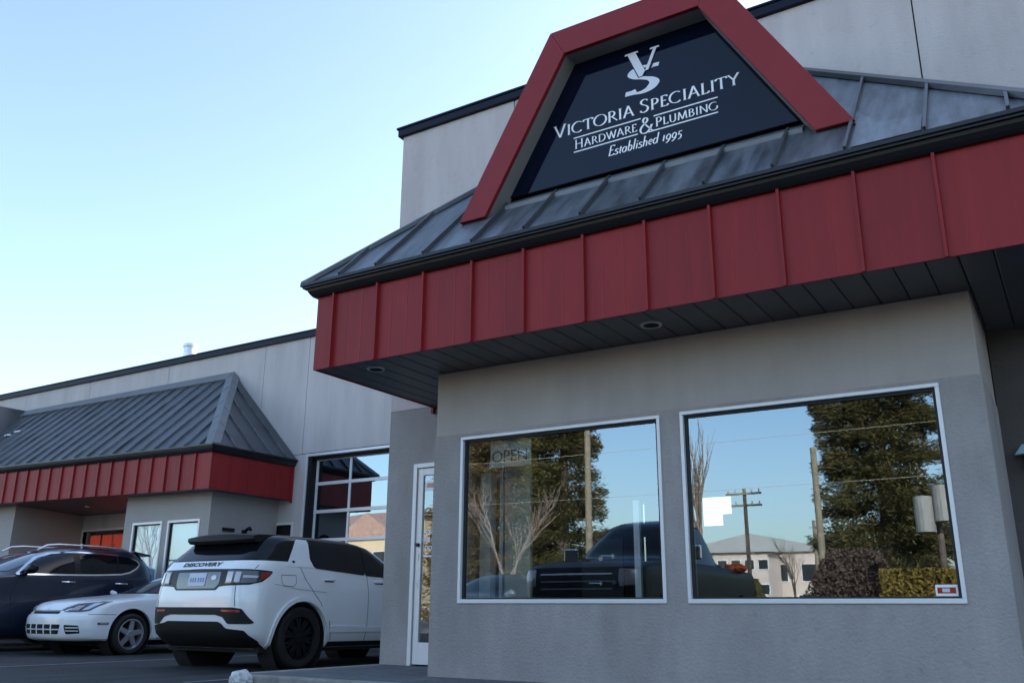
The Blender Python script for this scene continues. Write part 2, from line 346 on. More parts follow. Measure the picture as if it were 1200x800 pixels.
# ------------------------------------------------------------------ canopy builder
def canopy(parent, x0, x1, yf, yw, zs, fh, zg1, zr, fseams, rseams, endseams, sofw, colr, capw=.10, capmat=None, post=None, ridgecap=.0, eo=.13, slot=None):
    """hipped metal awning on wall yw: fascia at yf, soffit zs, fascia height fh, gutter top zg1, ridge zr"""
    capmat = capmat or mt['cap']
    def mk():
        m = MB(); m.post = post; return m
    zf = zs+fh
    core = mk(); core.box(x0+.06, x1-.06, yf+.06, yw-.01, zs+.05, zf+.02)
    can = core.build('canopy', mt['gutter'], parent)
    # soffit planks
    n = int(round((x1-x0)/sofw)); 
    for i in range(n):
        a = x0+(x1-x0)*i/n; b = x0+(x1-x0)*(i+1)/n
        if a > x1: break
        m = mk(); m.prism([(a+.004, yf+.018, zs+.004), (a+.014, yf+.018, zs-.001), (b-.014, yf+.018, zs-.001), (b-.004, yf+.018, zs+.004), (b-.004, yf+.018, zs+.03), (a+.004, yf+.018, zs+.03)], (0, yw-yf-.03, 0))
        m.build('soffit_panel', mt['soffit'], can)
    # fascia panels with pencil ribs and standing seams
    ss = [x0]+list(fseams)+[x1]
    for a, b in zip(ss[:-1], ss[1:]):
        m = mk(); L = b-a; pr = [(a+.002, 0)]
        if L > .3:
            for t in (.30, .64):
                c = a+t*L; pr += [(c-.012, 0), (c, -.0025), (c+.012, 0)]
        pr += [(b-.002, 0)]
        poly = [(x, yf+y, zs-.012) for x, y in pr]+[(b-.002, yf+.016, zs-.012), (a+.002, yf+.016, zs-.012)]
        m.prism(poly, (0, 0, fh+.012)); m.build('fascia_panel', mt['red'], can)
    for a in fseams:
        m = mk(); m.prism([(a-.014, yf+.002, zs-.018), (a-.010, yf-.036, zs-.018), (a+.010, yf-.036, zs-.018), (a+.014, yf+.002, zs-.018)], (0, 0, fh+.014))
        m.build('fascia_rib', mt['red'], can)
    for xe, s in ((x0, -1), (x1, 1)):
        es = [yf]+list(endseams)+[yw-.003]
        for a, b in zip(es[:-1], es[1:]):
            m = mk(); m.box(min(xe, xe-s*.016), max(xe, xe-s*.016), a+.002, b-.002, zs-.012, zf); m.build('fascia_panel', mt['red'], can)
        m = mk(); m.box(min(xe-s*.002, xe+s*.03), max(xe-s*.002, xe+s*.03), yw-.05, yw-.004, zs-.07, zf+.0); m.build('fascia_rib', mt['red'], can)
    # gutter: ogee profile (out, up) swept around three sides with mitres
    prof = [(0, zf-.005), (.035, zf-.005), (.055, zf+.018), (.075, zf+.05), (.085, zf+.085), (.115, zf+.098), (eo, zg1-.03), (eo, zg1), (eo-.018, zg1), (eo-.018, zg1-.05), (0, zg1-.05)]
    m = mk(); V = []; F = []
    for (o, z) in prof:
        V += [(x0-o, yw-.006, z), (x0-o, yf-o, z), (x1+o, yf-o, z), (x1+o, yw-.006, z)]
    k = len(prof)
    for i in range(k):
        j = (i+1) % k
        for c in range(3): F.append((i*4+c, i*4+c+1, j*4+c+1, j*4+c))
    F += [tuple(i*4 for i in range(k)), tuple(i*4+3 for i in range(k))[::-1]]
    m.add(V, F); m.build('gutter', mt['gutter'], can, recalc=True)
    # roof slopes
    e0 = eo-.02
    xl, xr, yg, zg = x0-e0, x1+e0, yf-e0, zg1-.012
    D = yw-yg; T = (zr-zg)/D
    def P(side, a, d, h=0):     # a along eave, d plan distance up the slope, h normal offset
        c = math.sqrt(1+T*T)
        if side == 'f': return Vector((a, yg+d-h*T/c, zg+T*d+h/c))
        if side == 'r': return Vector((xr-d+h*T/c, a, zg+T*d+h/c))
        return Vector((xl+d-h*T/c, a, zg+T*d+h/c))
    def lim(side, a):
        return min(a-xl, xr-a, D) if side == 'f' else min(a-yg, D) 
    rooms = (('f', [xl]+list(rseams)+[xr]), ('r', [yg]+list(endseams)+[yw-.004]), ('l', [yg]+list(endseams)+[yw-.004]))
    for side, ss in rooms:
        for a, b in zip(ss[:-1], ss[1:]):
            brk = [a, b]
            if side == 'f': brk += [x for x in (xl+D, xr-D) if a < x < b]
            else: brk += [x for x in (yg+D,) if a < x < b]
            brk = sorted(brk)
            poly = [(a, 0), (b, 0)]+[(x, lim(side, x)) for x in reversed(brk)]
            poly = [p for i, p in enumerate(poly) if i == 0 or (abs(p[0]-poly[i-1][0])+abs(p[1]-poly[i-1][1])) > 1e-4]
            if len(poly) < 3: continue
            if side == 'l': poly = poly[::-1]
            top = [P(side, x, d) for x, d in poly]; m = mk()
            nrm = P(side, a, 0, 1)-P(side, a, 0, 0)
            m.prism(top, tuple(-.012*nrm)); m.build('roof_panel', colr[0], can)
        for a in ss[1:-1]:
            d = lim(side, a)-.02
            if d < .06: continue
            if slot and side == 'f' and slot[0] < a < slot[1]: d = min(d, slot[2])
            m = mk(); wv = Vector((.011, 0, 0)) if side == 'f' else Vector((0, .011, 0))
            p0, p1 = P(side, a, .015, .001), P(side, a, d, .001); hh = P(side, a, 0, .04)-P(side, a, 0, 0)
            m.obox(p0-wv, wv*2, p1-p0, hh); m.build('roof_rib', colr[1], can)
    for sgn, xc in ((1, xl), (-1, xr)):
        m = mk(); side = 'l' if sgn > 0 else 'r'
        q = [P('f', xc+sgn*(.02+capw), .02, .045), P('f', xc, 0, .05), P('f', xc+sgn*D, D-.01, .05), P('f', xc+sgn*(D+capw), D-.01, .045)]
        u = [P(side, yg, 0, .05), P(side, yg+capw+.02, .02, .045), P(side, yw-.005, D-capw, .045), P(side, yw-.005, D-.01, .05)]
        mid0 = (q[1]+u[0])/2; mid1 = (q[2]+u[3])/2; q[1] = u[0] = mid0; q[2] = u[3] = mid1
        a_, b_ = (q, u) if sgn < 0 else (q[::-1], u[::-1])
        m.quad(*a_); m.quad(*b_)
        dn = Vector((0, 0, -.05))
        m.quad(q[0], q[3], q[3]+dn, q[0]+dn); m.quad(u[1], u[2], u[2]+dn, u[1]+dn)
        m.quad(q[0], q[0]+dn, u[0]+dn, u[0]); m.quad(u[0], u[0]+dn, u[1]+dn, u[1])
        m.build('hip_cap', capmat, can, recalc=False)
    if ridgecap:
        a, b = xl+D-.05, xr-D+.05
        if b > a:
            m = mk(); m.prism([P('f', a, D-ridgecap, .045), P('f', a, D-.006, .045), P('f', a, D-.006, -.02), P('f', a, D-ridgecap, .0)], (b-a, 0, 0))
            m.build('ridge_flashing', capmat, can)
    return can, P

# ================================================================== main store building
ZC = .67
WX = -6.765     # left corner of taller block
store = thing('store_building', 'tall grey store with a red trapezoid frame and two large shop windows under its awning', 'building', (-2.8, 8.1, 0))
YA = 8.1
# upper concrete panels with control joints, butting each other with recessed gaps
jo = [WX, -5.06, -.63, 3.8, 8.2, 12.0]
for a, b in zip(jo[:-1], jo[1:]):
    x0 = a+(.006 if a != WX else 0); x1 = b-.006
    B('wall_panel', mt['concrete'], store, (x0, x1, YA, YA+.2, 2.94, 6.603), bevel=.006)
B('joint_filler', mt['gap'], store, (WX+.1, 11.9, YA+.02, YA+.19, 2.96, 6.50))
# coping
B('coping', mt['coping'], store, (WX-.06, 12.05, YA-.045, YA+.30, 6.605, 6.705), (WX-.08, 12.05, YA-.06, YA+.32, 6.705, 6.735), bevel=.008)
# lower wall with the door opening (left) and right part
DX0, DX1, DZ1 = -6.37, -5.30, 2.29
m = holed_wall(WX, -5.0, .12, 2.94, YA+.008, YA+.2, [(DX0, DX1, .1, DZ1)]); lw = m.build('lower_wall', mt['stucco'], store)
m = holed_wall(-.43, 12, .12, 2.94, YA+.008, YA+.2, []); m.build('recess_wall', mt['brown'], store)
# shell behind, so that no sun leaks in
B('side_wall', mt['wingwall'], store, (WX, WX+.2, YA+.2, 32, 0, 6.5), (11.8, 12, YA+.2, 32, 0, 6.5), (WX+.2, 11.8, 31.8, 32, 0, 6.5))
B('roof_slab', mt['roofgrey'], store, (WX+.2, 11.8, YA+.2, 31.8, 6.2, 6.4))
B('foundation', mt['walk'], store, (WX+.2, 11.8, YA+.2, 31.8, -.02, .11))
# interior room (seen through the glass)
m = MB(); X0, X1, Y0, Y1, Z0, Z1 = -6.5, 5, 8.32, 15, .125, 2.9
m.quad((X0, Y0, Z0), (X1, Y0, Z0), (X1, Y1, Z0), (X0, Y1, Z0)); m.quad((X0, Y1, Z1), (X1, Y1, Z1), (X1, Y0, Z1), (X0, Y0, Z1))
m.quad((X0, Y1, Z0), (X1, Y1, Z0), (X1, Y1, Z1), (X0, Y1, Z1)); m.quad((X0, Y0, Z0), (X0, Y1, Z0), (X0, Y1, Z1), (X0, Y0, Z1)); m.quad((X1, Y1, Z0), (X1, Y0, Z0), (X1, Y0, Z1), (X1, Y1, Z1))
m.build('interior_room', mt['interior'], store)
# --- projecting storefront bay
BX0, BX1, BY, BS = -5.18, -.43, 6.885, 2.293
ZS = 2.25+ZC
W1 = (-4.85, -2.865, .772, 2.242); W2 = (-2.655, -.728, .772, 2.248)
m = holed_wall(BX0, BX1, .12, BS, BY, BY+.17, [W1, W2])
m.box(BX1-.17, BX1, BY+.17, YA+.008, .12, BS); m.box(BX0, BX0+.17, BY+.17, YA+.008, .12, BS)
bay = m.build('storefront_bay', mt['stucco'], store, bevel=.006)
m = MB(); m.box(BX0+.008, BX1-.008, BY+.010, BY+.17, BS+.0005, ZS-.002); m.box(BX1-.17, BX1-.008, BY+.17, YA+.008, BS+.0005, ZS-.002); m.box(BX0+.008, BX0+.17, BY+.17, YA+.008, BS+.0005, ZS-.002)
m.build('upper_band', mt['plaster'], bay, bevel=.006)
def shop_window(parent, w, y, fw=.016, depth=.05, mullions=()):
    x0, x1, z0, z1 = w
    m = MB()
    y0, y1 = y-.014, y+depth
    m.box(x0-fw, x1+fw, y0, y1, z1-.012, z1+fw); m.box(x0-fw, x1+fw, y0, y1, z0-fw-.006, z0+.012)
    m.box(x0-fw, x0+.012, y0, y1, z0+.012, z1-.012); m.box(x1-.012, x1+fw, y0, y1, z0+.012, z1-.012)
    fr = m.build('window', mt['alu'], parent, bevel=.003)
    m = MB(); g = .022; a, b, c, d = x0+.012, x1-.012, z0+.012, z1-.012; ya, yb = y+.02, y+.055
    m.box(a, b, ya, yb, d-g, d-.0006); m.box(a, b, ya, yb, c+.0006, c+g*.6); m.box(a+.0006, a+g, ya, yb, c+g*.6, d-g); m.box(b-g, b-.0006, ya, yb, c+g*.6, d-g)
    m.build('gasket', mt['gasket'], fr)
    B('pane', mt['glass'], fr, (a+g*.5, b-g*.5, y+.040, y+.046, c+g*.4, d-g*.5))
    return fr
win1 = shop_window(store, W1, BY); win2 = shop_window(store, W2, BY)
# --- entrance door
m = MB(); fy0, fy1 = YA-.02, YA+.10
m.box(DX0, DX0+.05, fy0, fy1, .12, DZ1); m.box(DX1-.05, DX1, fy0, fy1, .12, DZ1); m.box(DX0+.05, DX1-.05, fy0, fy1, DZ1-.05, DZ1)
door = m.build('entrance_door', mt['alu'], store, bevel=.004)
m = MB(); a, b = DX0+.056, DX1-.056; ly0, ly1 = YA+.0, YA+.045
m.box(a, a+.075, ly0, ly1, .135, DZ1-.056); m.box(b-.075, b, ly0, ly1, .135, DZ1-.056); m.box(a+.075, b-.075, ly0, ly1, DZ1-.056-.08, DZ1-.056); m.box(a+.075, b-.075, ly0, ly1, .135, .36)
m.build('leaf_frame', mt['alu'], door, bevel=.004)
B('pane', mt['glass'], door, (a+.07, b-.07, YA+.02, YA+.026, .355, DZ1-.13))
m = MB(); m.lathe([(-.03, .0), (-.03, .018), (-.012, .022), (0, .022)], 14, (0, 0, 0), 'Z'); m.v = [(x+a+.035, y2*0+YA-.0+z, y2+1.385) for x, y2, z in m.v]
m.build('lock_cylinder', mt['gasket'], door)
m = MB(); m.box(a+.025, a+.045, YA-.006, YA-.0005, 1.22, 1.29); m.box(a+.025, a+.045, YA-.006, YA-.0005, .93, .98); m.build('keeper_plate', mt['galv'], door)
text_on('lettering', 'PLEASE', .062, mt['signwhite'], door, (a+.10, YA+.016, 1.50), (1, 0, 0), (0, 0, 1), bold=.002)
text_on('lettering', 'USE OTHER', .062, mt['signwhite'], door, (a+.055+.03, YA+.016, 1.415), (1, 0, 0), (0, 0, 1), bold=.002)
text_on('lettering', 'DOOR', .062, mt['signwhite'], door, (a+.12, YA+.016, 1.33), (1, 0, 0), (0, 0, 1), bold=.002)
m = MB(); m.box(a+.10, a+.40, YA+.014, YA+.018, 1.255, 1.270); m.build('arrow_strip', mt['signwhite'], door)
m = MB(); m.box(a+.095, a+.27, YA+.014, YA+.0175, 1.98, 2.09); st = m.build('sticker', mt['signwhite'], door)
m = MB(); m.box(a+.115, a+.25, YA+.012, YA+.0138, 2.015, 2.065); m.build('sticker_band', mt['lampred'], door)

# --- canopy over the bay
FS = [x*2.25 for x in (-2.6078, -2.3624, -2.1203, -1.8815, -1.6436, -1.3908, -1.1474, -.9102, -.6777, -.4410, -.2124)]
CX0, CX1 = -6.10, .19
YF = 6.108
RS = [x*2.25+.0 for x in (-2.55, -2.346, -2.0975, -1.86, -1.6199, -1.38, -1.1429, -.91, -.6768, -.4508, -.2213, -.0)]
can, CP = canopy(store, CX0, CX1, YF, YA, ZS, .735, 3.76+.02, 5.90, FS, RS, [6.62, 7.15, 7.65], .2045, (mt['zinc'], mt['zincrib']), capw=.055, capmat=mt['zincrib'], slot=(-4.6, -1.35, .60))
for (x, y) in ((-5.56, 6.41), (-2.72, 6.476)):
    m = MB(); m.lathe([(-.010, .066), (-.012, .085), (-.002, .092), (0, .092)], 24, (x, y, ZS-.001), 'Z'); sl = m.build('soffit_light', mt['galv'], can, smooth=True)
    m = MB(); m.lathe([(-.004, .0), (-.004, .068)], 24, (x, y, ZS-.002), 'Z'); m.build('lamp_well', mt['gap'], can)

# --- dormer frame (red trim, grey reveal)
DC = -2.80; YD, YS = 6.40, 6.62
def trap(half_t, zt, half_b, zb): return [(DC-half_b, zb), (DC-half_t, zt), (DC+half_t, zt), (DC+half_b, zb)]
ZO, ZI = 5.955, 5.688
outer_b, outer_t, inner_b, inner_t = 1.80, .80, 1.52, .655
sl_o = (outer_b-outer_t)/(ZO-4.245); zb = 4.225
def xo(z): return outer_t+(ZO-z)*sl_o
def xi(z): return inner_t+(ZI-z)*((inner_b-inner_t)/(ZI-zb))
YT = YD+.05
drm = MB()
for s in (-1, 1):    # legs: outer shell back to the wall (cheeks)
    q = [(DC+s*xo(zb-.0), YT, zb), (DC+s*xo(ZO), YT, ZO-.02), (DC+s*xi(ZI), YT, ZI), (DC+s*xi(zb), YT, zb)]
    if s > 0: q = q[::-1]
    drm.prism(q, (0, YS+.03-YT, 0))
drm.prism([(DC-xo(ZO)+.001, YT, ZO-.02), (DC+xo(ZO)-.001, YT, ZO-.02), (DC+xi(ZI), YT, ZI), (DC-xi(ZI), YT, ZI)], (0, YS+.03-YT, 0))
dorm = drm.build('dormer', mt['dormerwall'], store)
m = MB()
for s in (-1, 1):
    zbk = 5.80
    p = [(DC+s*xo(zb), YS+.03, zb), (DC+s*(xo(ZO)-.0), YS+.03, ZO-.02), (DC+s*(xo(ZO)), YA-.003, ZO-.02), (DC+s*(xo(5.80)), YA-.003, 5.80)]
    th = Vector((-s*.04, 0, 0)); m.prism(p, th)
m.box(DC-xo(ZO)+.001, DC+xo(ZO)-.001, YS+.03, YA-.003, ZO-.06, ZO-.021)
m.build('dormer_cheek', mt['roof2'], dorm)
for s in (-1, 1):    # red trim boards: two legs and a head, mitred
    q = [(DC+s*xo(zb), YD, zb), (DC+s*xo(ZO), YD, ZO), (DC+s*xi(ZI-.0), YD, ZI-.0), (DC+s*xi(zb), YD, zb)]
    if s > 0: q = q[::-1]
    m = MB(); m.prism(q, (0, .048, 0)); m.build('trim_board', mt['redtrim'], dorm, bevel=.004)
m = MB(); g = .002
m.prism([(DC-xo(ZO)+g, YD, ZO), (DC+xo(ZO)-g, YD, ZO), (DC+xi(ZI)-g, YD, ZI), (DC-xi(ZI)+g, YD, ZI)], (0, .048, 0)); m.build('trim_board', mt['redtrim'], dorm, bevel=.004)
# sill flashing under the sign and the folded flashing patch on the roof at the right leg
m = MB(); m.prism([(DC-xi(4.46)-.02, YS-.02, 4.40), (DC-xi(4.46)-.02, YS+.08, 4.47), (DC-xi(4.46)-.02, YS+.08, 4.30), (DC-xi(4.46)-.02, YS-.10, 4.30), (DC-xi(4.46)-.02, YS-.10, 4.345)], (2*xi(4.46)+.04, 0, 0)); m.build('sill_flashing', mt['cap'], dorm)
def roofp(x, d, h): return tuple(CP('f', x, d, h))
m = MB(); m.prism([roofp(-1.30, .62, .012), roofp(-1.30, 1.10, .012), roofp(-.81, .31, .012), roofp(-.52, .275, .012), roofp(-.52, .03, .012), roofp(-.98, .03, .012), roofp(-.98, .40, .012)][::-1], tuple(Vector(roofp(0, 0, .004))-Vector(roofp(0, 0, 0)))); m.build('roof_flashing', mt['zinc'], dorm)

# ================================================================== shop sign
sign = thing('shop_sign', 'dark navy trapezoid sign with white serif lettering inside the red frame', 'sign', (DC, YS, 4.49))
q = [(DC-xi(4.47)-.02, YS, 4.47), (DC-xi(ZI)-.02, YS, ZI+.01), (DC+xi(ZI)+.02, YS, ZI+.01), (DC+xi(4.47)+.02, YS, 4.47)]
m = MB(); m.prism(q, (0, .025, 0)); m.build('panel', mt['sign'], sign)
def arc(cx, cy, rx, ry, a0, a1, n=18): return [(cx+rx*math.cos(R(a0+(a1-a0)*i/n)), cy+ry*math.sin(R(a0+(a1-a0)*i/n))) for i in range(n+1)]
def smoothp(p, k=5):
    P = [p[0]]+p+[p[-1]]; out = []
    for i in range(1, len(P)-2):
        for j in range(k):
            t = j/k; a, b, c, d = P[i-1], P[i], P[i+1], P[i+2]
            out.append(tuple(.5*(2*b[q]+(c[q]-a[q])*t+(2*a[q]-5*b[q]+4*c[q]-d[q])*t*t+(3*b[q]-a[q]-3*c[q]+d[q])*t**3) for q in (0, 1)))
    return out+[p[-1]]
S_ = smoothp([(.47, .86), (.40, .96), (.27, 1.0), (.13, .94), (.08, .79), (.16, .64), (.29, .54), (.42, .42), (.48, .25), (.40, .07), (.25, 0), (.10, .04), (.04, .17)])
G_ = {  # glyph: (advance, strokes, serifs(x,y,halfwidth))
 'V': (.78, [[(.06, 1), (.39, 0)], [(.39, 0), (.71, 1)]], [(.06, 1, .11), (.71, 1, .10)]),
 'I': (.32, [[(.16, 1), (.16, 0)]], [(.16, 1, .12), (.16, 0, .12)]),
 'C': (.82, [arc(.46, .5, .42, .5, 48, 312)], []),
 'T': (.70, [[(.35, 1), (.35, 0)], [(.02, .97), (.68, .97)], [(.03, .97), (.0, .82)], [(.67, .97), (.70, .82)]], [(.35, 0, .12)]),
 'O': (.96, [arc(.48, .5, .44, .5, 0, 360, 30)], []),
 'R': (.70, [[(.15, 1), (.15, 0)], [(.15, .97), (.30, .97)]+arc(.30, .73, .22, .24, 90, -90, 10)+[(.15, .49)], [(.32, .49), (.70, 0)]], [(.15, 1, .10), (.15, 0, .12)]),
 'A': (.76, [[(.37, 1.02), (.06, 0)], [(.37, 1.02), (.70, 0)], [(.16, .35), (.56, .35)]], [(.06, 0, .09), (.70, 0, .11)]),
 'S': (.56, [S_], []),
 'P': (.60, [[(.15, 1), (.15, 0)], [(.15, .97), (.28, .97)]+arc(.28, .72, .24, .25, 90, -90, 10)+[(.15, .47)]], [(.15, 1, .10), (.15, 0, .12)]),
 'E': (.58, [[(.15, 1), (.15, 0)], [(.15, .97), (.48, .97)], [(.15, .52), (.43, .52)], [(.15, .03), (.52, .03)], [(.48, .97), (.49, .85)], [(.52, .03), (.55, .16)]], [(.13, 1, .09), (.13, 0, .09)]),
 'L': (.56, [[(.15, 1), (.15, 0)], [(.15, .03), (.50, .03)], [(.50, .03), (.54, .17)]], [(.15, 1, .12), (.12, 0, .09)]),
 'Y': (.72, [[(.05, 1), (.37, .48)], [(.67, 1), (.37, .48)], [(.37, .48), (.37, 0)]], [(.05, 1, .11), (.67, 1, .10), (.37, 0, .12)]),
 'H': (.86, [[(.15, 1), (.15, 0)], [(.70, 1), (.70, 0)], [(.15, .52), (.70, .52)]], [(.15, 1, .12), (.15, 0, .12), (.70, 1, .12), (.70, 0, .12)]),
 'D': (.84, [[(.15, 1), (.15, 0)], [(.15, .97), (.32, .97)]+arc(.32, .5, .44, .47, 90, -90, 16)+[(.15, .03)]], [(.13, 1, .09), (.13, 0, .09)]),
 'W': (1.1, [[(.05, 1), (.33, 0)], [(.33, 0), (.56, .95)], [(.54, .95), (.80, 0)], [(.80, 0), (1.05, 1)]], [(.05, 1, .1), (1.05, 1, .1), (.55, 1, .08)]),
 'U': (.80, [[(.15, 1), (.15, .33)]+arc(.40, .33, .25, .33, 180, 360, 12)+[(.65, 1)]], [(.15, 1, .12), (.65, 1, .10)]),
 'M': (1.0, [[(.10, 0), (.18, 1)], [(.18, 1), (.50, .04)], [(.50, .04), (.82, 1)], [(.82, 1), (.90, 0)]], [(.10, 0, .1), (.90, 0, .12), (.16, 1, .08), (.84, 1, .08)]),
 'B': (.66, [[(.15, 1), (.15, 0)], [(.15, .97), (.30, .97)]+arc(.30, .76, .20, .21, 90, -90, 9)+[(.15, .55)], [(.28, .55)]+arc(.30, .29, .27, .26, 90, -90, 9)+[(.15, .03)]], [(.13, 1, .09), (.13, 0, .09)]),
 'N': (.88, [[(.15, 1), (.15, 0)], [(.12, 1), (.74, 0)], [(.74, 1), (.74, 0)]], [(.15, 0, .11), (.10, 1, .08), (.74, 1, .11)]),
 'G': (.88, [arc(.46, .5, .42, .5, 48, 325), [(.79, .45), (.79, .12)]], [(.79, .45, .11)]),
 '&': (.95, [smoothp([(.92, .02), (.75, .12), (.50, .42), (.30, .68), (.24, .84), (.30, .96), (.40, 1.0), (.50, .94), (.52, .82), (.44, .70), (.20, .52), (.08, .36), (.06, .20), (.15, .05), (.33, 0), (.52, .06), (.68, .24), (.78, .46)])], [(.79, .47, .1)]),
 's': (.34, [[(x*.62, y*.5) for x, y in S_]], []),
 't': (.26, [[(.13, .66), (.12, .12)]+arc(.20, .12, .08, .12, 180, 290, 6), [(.02, .48), (.25, .48)]], []),
 'a': (.46, [arc(.20, .25, .17, .25, 50, 400, 18), [(.37, .5), (.37, .06), (.43, .01)]], []),
 'b': (.44, [[(.08, 1), (.08, .05)], arc(.23, .25, .16, .25, 160, -160, 18)], []),
 'l': (.22, [[(.10, 1), (.10, .06), (.16, 0)]], []),
 'i': (.22, [[(.10, .5), (.10, .06), (.16, 0)], [(.09, .74), (.12, .66)]], []),
 'h': (.46, [[(.08, 1), (.08, 0)], [(.09, .3)]+arc(.22, .32, .13, .18, 170, 0, 8)+[(.35, .05), (.41, 0)]], []),
 'e': (.38, [[(.05, .27), (.33, .30)]+arc(.19, .27, .14, .23, 10, 310, 16)], []),
 'd': (.46, [arc(.20, .25, .17, .25, 50, 400, 18), [(.37, 1), (.37, .06), (.43, .01)]], []),
 '1': (.30, [[(.14, .54), (.14, 0)]], [(.14, 0, .1), (.11, .54, .06)]),
 '9': (.46, [arc(.21, .28, .17, .24, 0, 360, 18), [(.38, .28), (.36, .02), (.22, -.18), (.08, -.24)]], []),
 '5': (.42, [[(.36, .50), (.12, .50), (.09, .22)]+arc(.16, .02, .18, .22, 100, -110, 12)], []),
 ' ': (.26, [], []),
}
def glyphs(mb, txt, ox, oz, size, y, thick=.125, thin=.045, shear=0., smallcaps=1., track=.05, wide=None):
    """nib-pen lettering: stroke width follows its direction; laid on plane y"""
    adv = 0; lay = []
    for i, ch in enumerate(txt):
        s = size*(1. if (i == 0 or txt[i-1] == ' ' or ch == ' ' or smallcaps == 1) else smallcaps)
        g = G_[ch]; lay.append((g, adv, s)); adv += (g[0]+track)*s
    k = 1. if not wide else wide/adv
    lv = 0
    for g, a, s in lay:
        def put(x, z):
            return (ox+k*(a+(x+shear*z)*s), y-lv*.00015, oz+z*s)
        for st in g[1]:
            lv = (lv+1) % 6
            L, Rr = [], []
            closed = len(st) > 8 and abs(st[0][0]-st[-1][0])+abs(st[0][1]-st[-1][1]) < 1e-4
            n = len(st)
            for i, p in enumerate(st):
                a0 = st[i-1] if i else (st[-2] if closed else p); b0 = st[i+1] if i < n-1 else (st[1] if closed else p)
                dx, dz = b0[0]-a0[0], b0[1]-a0[1]; l = math.hypot(dx, dz) or 1; dx /= l; dz /= l
                th = thick if s >= size*.999 else thick*1.12
                wdt = thin+(th-thin)*abs(math.sin(math.atan2(dz, dx)-R(-22)))**1.3
                L.append(put(p[0]-dz*wdt/2, p[1]+dx*wdt/2)); Rr.append(put(p[0]+dz*wdt/2, p[1]-dx*wdt/2))
            for i in range(n-1): mb.quad(Rr[i], Rr[i+1], L[i+1], L[i])
        for (x, z, hw) in g[2]:
            lv = (lv+1) % 6
            dz = -.05 if z > .3 else .05
            mb.quad(put(x-hw, z), put(x+hw, z), put(x+hw*.55, z+dz), put(x-hw*.55, z+dz))
yl = YS-.003
KS = yl/6.615
def ks(p): return (p[0]*KS, p[1], .67+(p[2]-.67)*KS)
m = MB(); glyphs(m, 'VICTORIA SPECIALITY', -3.685, 4.955, .128, yl, smallcaps=.86, wide=1.80, thick=.135, thin=.05); m.v = [ks(p) for p in m.v]; m.build('shop_name', mt['signwhite'], sign)
m = MB(); glyphs(m, 'HARDWARE', -3.47, 4.787, .092, yl, smallcaps=.84, wide=.635, thick=.135, thin=.05); m.v = [ks(p) for p in m.v]; m.build('lettering', mt['signwhite'], sign)
m = MB(); glyphs(m, 'PLUMBING', -2.665, 4.777, .090, yl, smallcaps=.84, wide=.58, thick=.135, thin=.05); m.v = [ks(p) for p in m.v]; m.build('lettering', mt['signwhite'], sign)
m = MB(); glyphs(m, '&', -2.815, 4.745, .15, yl, wide=.150, thick=.14, thin=.05); m.v = [ks(p) for p in m.v]; m.build('lettering', mt['signwhite'], sign)
m = MB(); glyphs(m, 'Established 1995', -3.135, 4.618, .100, yl, shear=.22, wide=.715, thick=.135, thin=.06, track=.04); m.v = [ks(p) for p in m.v]; m.build('lettering', mt['signwhite'], sign)
for (a, b, z) in ((-3.478, -2.80, 4.902), (-2.677, -2.088, 4.890), (-3.478, -2.832, 4.757), (-2.73, -2.094, 4.747)):
    m = MB(); m.quad((a, yl, z-.006), (b, yl, z-.006), (b, yl, z+.006), (a, yl, z+.006)); m.v = [ks(p) for p in m.v]; m.build('rule_line', mt['signwhite'], sign)
def poly(mb, pts, lv): mb.quad(*[(x, yl-.0006*lv, z) for x, z in pts])
S2 = smoothp([(.47, .86), (.40, .96), (.27, 1.0), (.13, .94), (.08, .79), (.16, .64), (.29, .54), (.42, .42), (.48, .25), (.40, .07), (.25, 0), (.10, .04), (.04, .17)])
G_['*'] = (.56, [S2, [(.47, .86), (.49, 1.0)], [(.04, .17), (.02, .0)]], [])
m = MB(); glyphs(m, '*', -2.905, 5.165, .255, yl-.001, thick=.20, thin=.085, wide=.318); m.v = [ks(p) for p in m.v]; m.build('monogram', mt['signsilver'], sign)
VL = [(-2.905, 5.585), (-2.825, 5.585), (-2.738, 5.372), (-2.770, 5.325), (-2.80, 5.325)]
VR = [(-2.652, 5.572), (-2.618, 5.572), (-2.706, 5.372), (-2.738, 5.372)]
m = MB(); g = .012
poly(m, [(-2.845-g*.6, 5.43), (-2.76, 5.43), (-2.726, 5.366), (-2.768, 5.325-g*.6), (-2.80-g*.6, 5.325-g*.6)], 6); poly(m, [(-2.70-g, 5.42), (-2.668+g, 5.42), (-2.70+g, 5.362), (-2.738-g, 5.362)], 5)
m.v = [ks(p) for p in m.v]; m.build('monogram_outline', mt['sign'], sign)
m = MB(); poly(m, VL, 8); poly(m, VR, 9)
poly(m, [(-2.935, 5.583), (-2.795, 5.583), (-2.805, 5.600), (-2.925, 5.600)], 10); poly(m, [(-2.685, 5.570), (-2.590, 5.570), (-2.596, 5.587), (-2.678, 5.587)], 10)
m.v = [ks(p) for p in m.v]; m.build('monogram', mt['signsilver'], sign)

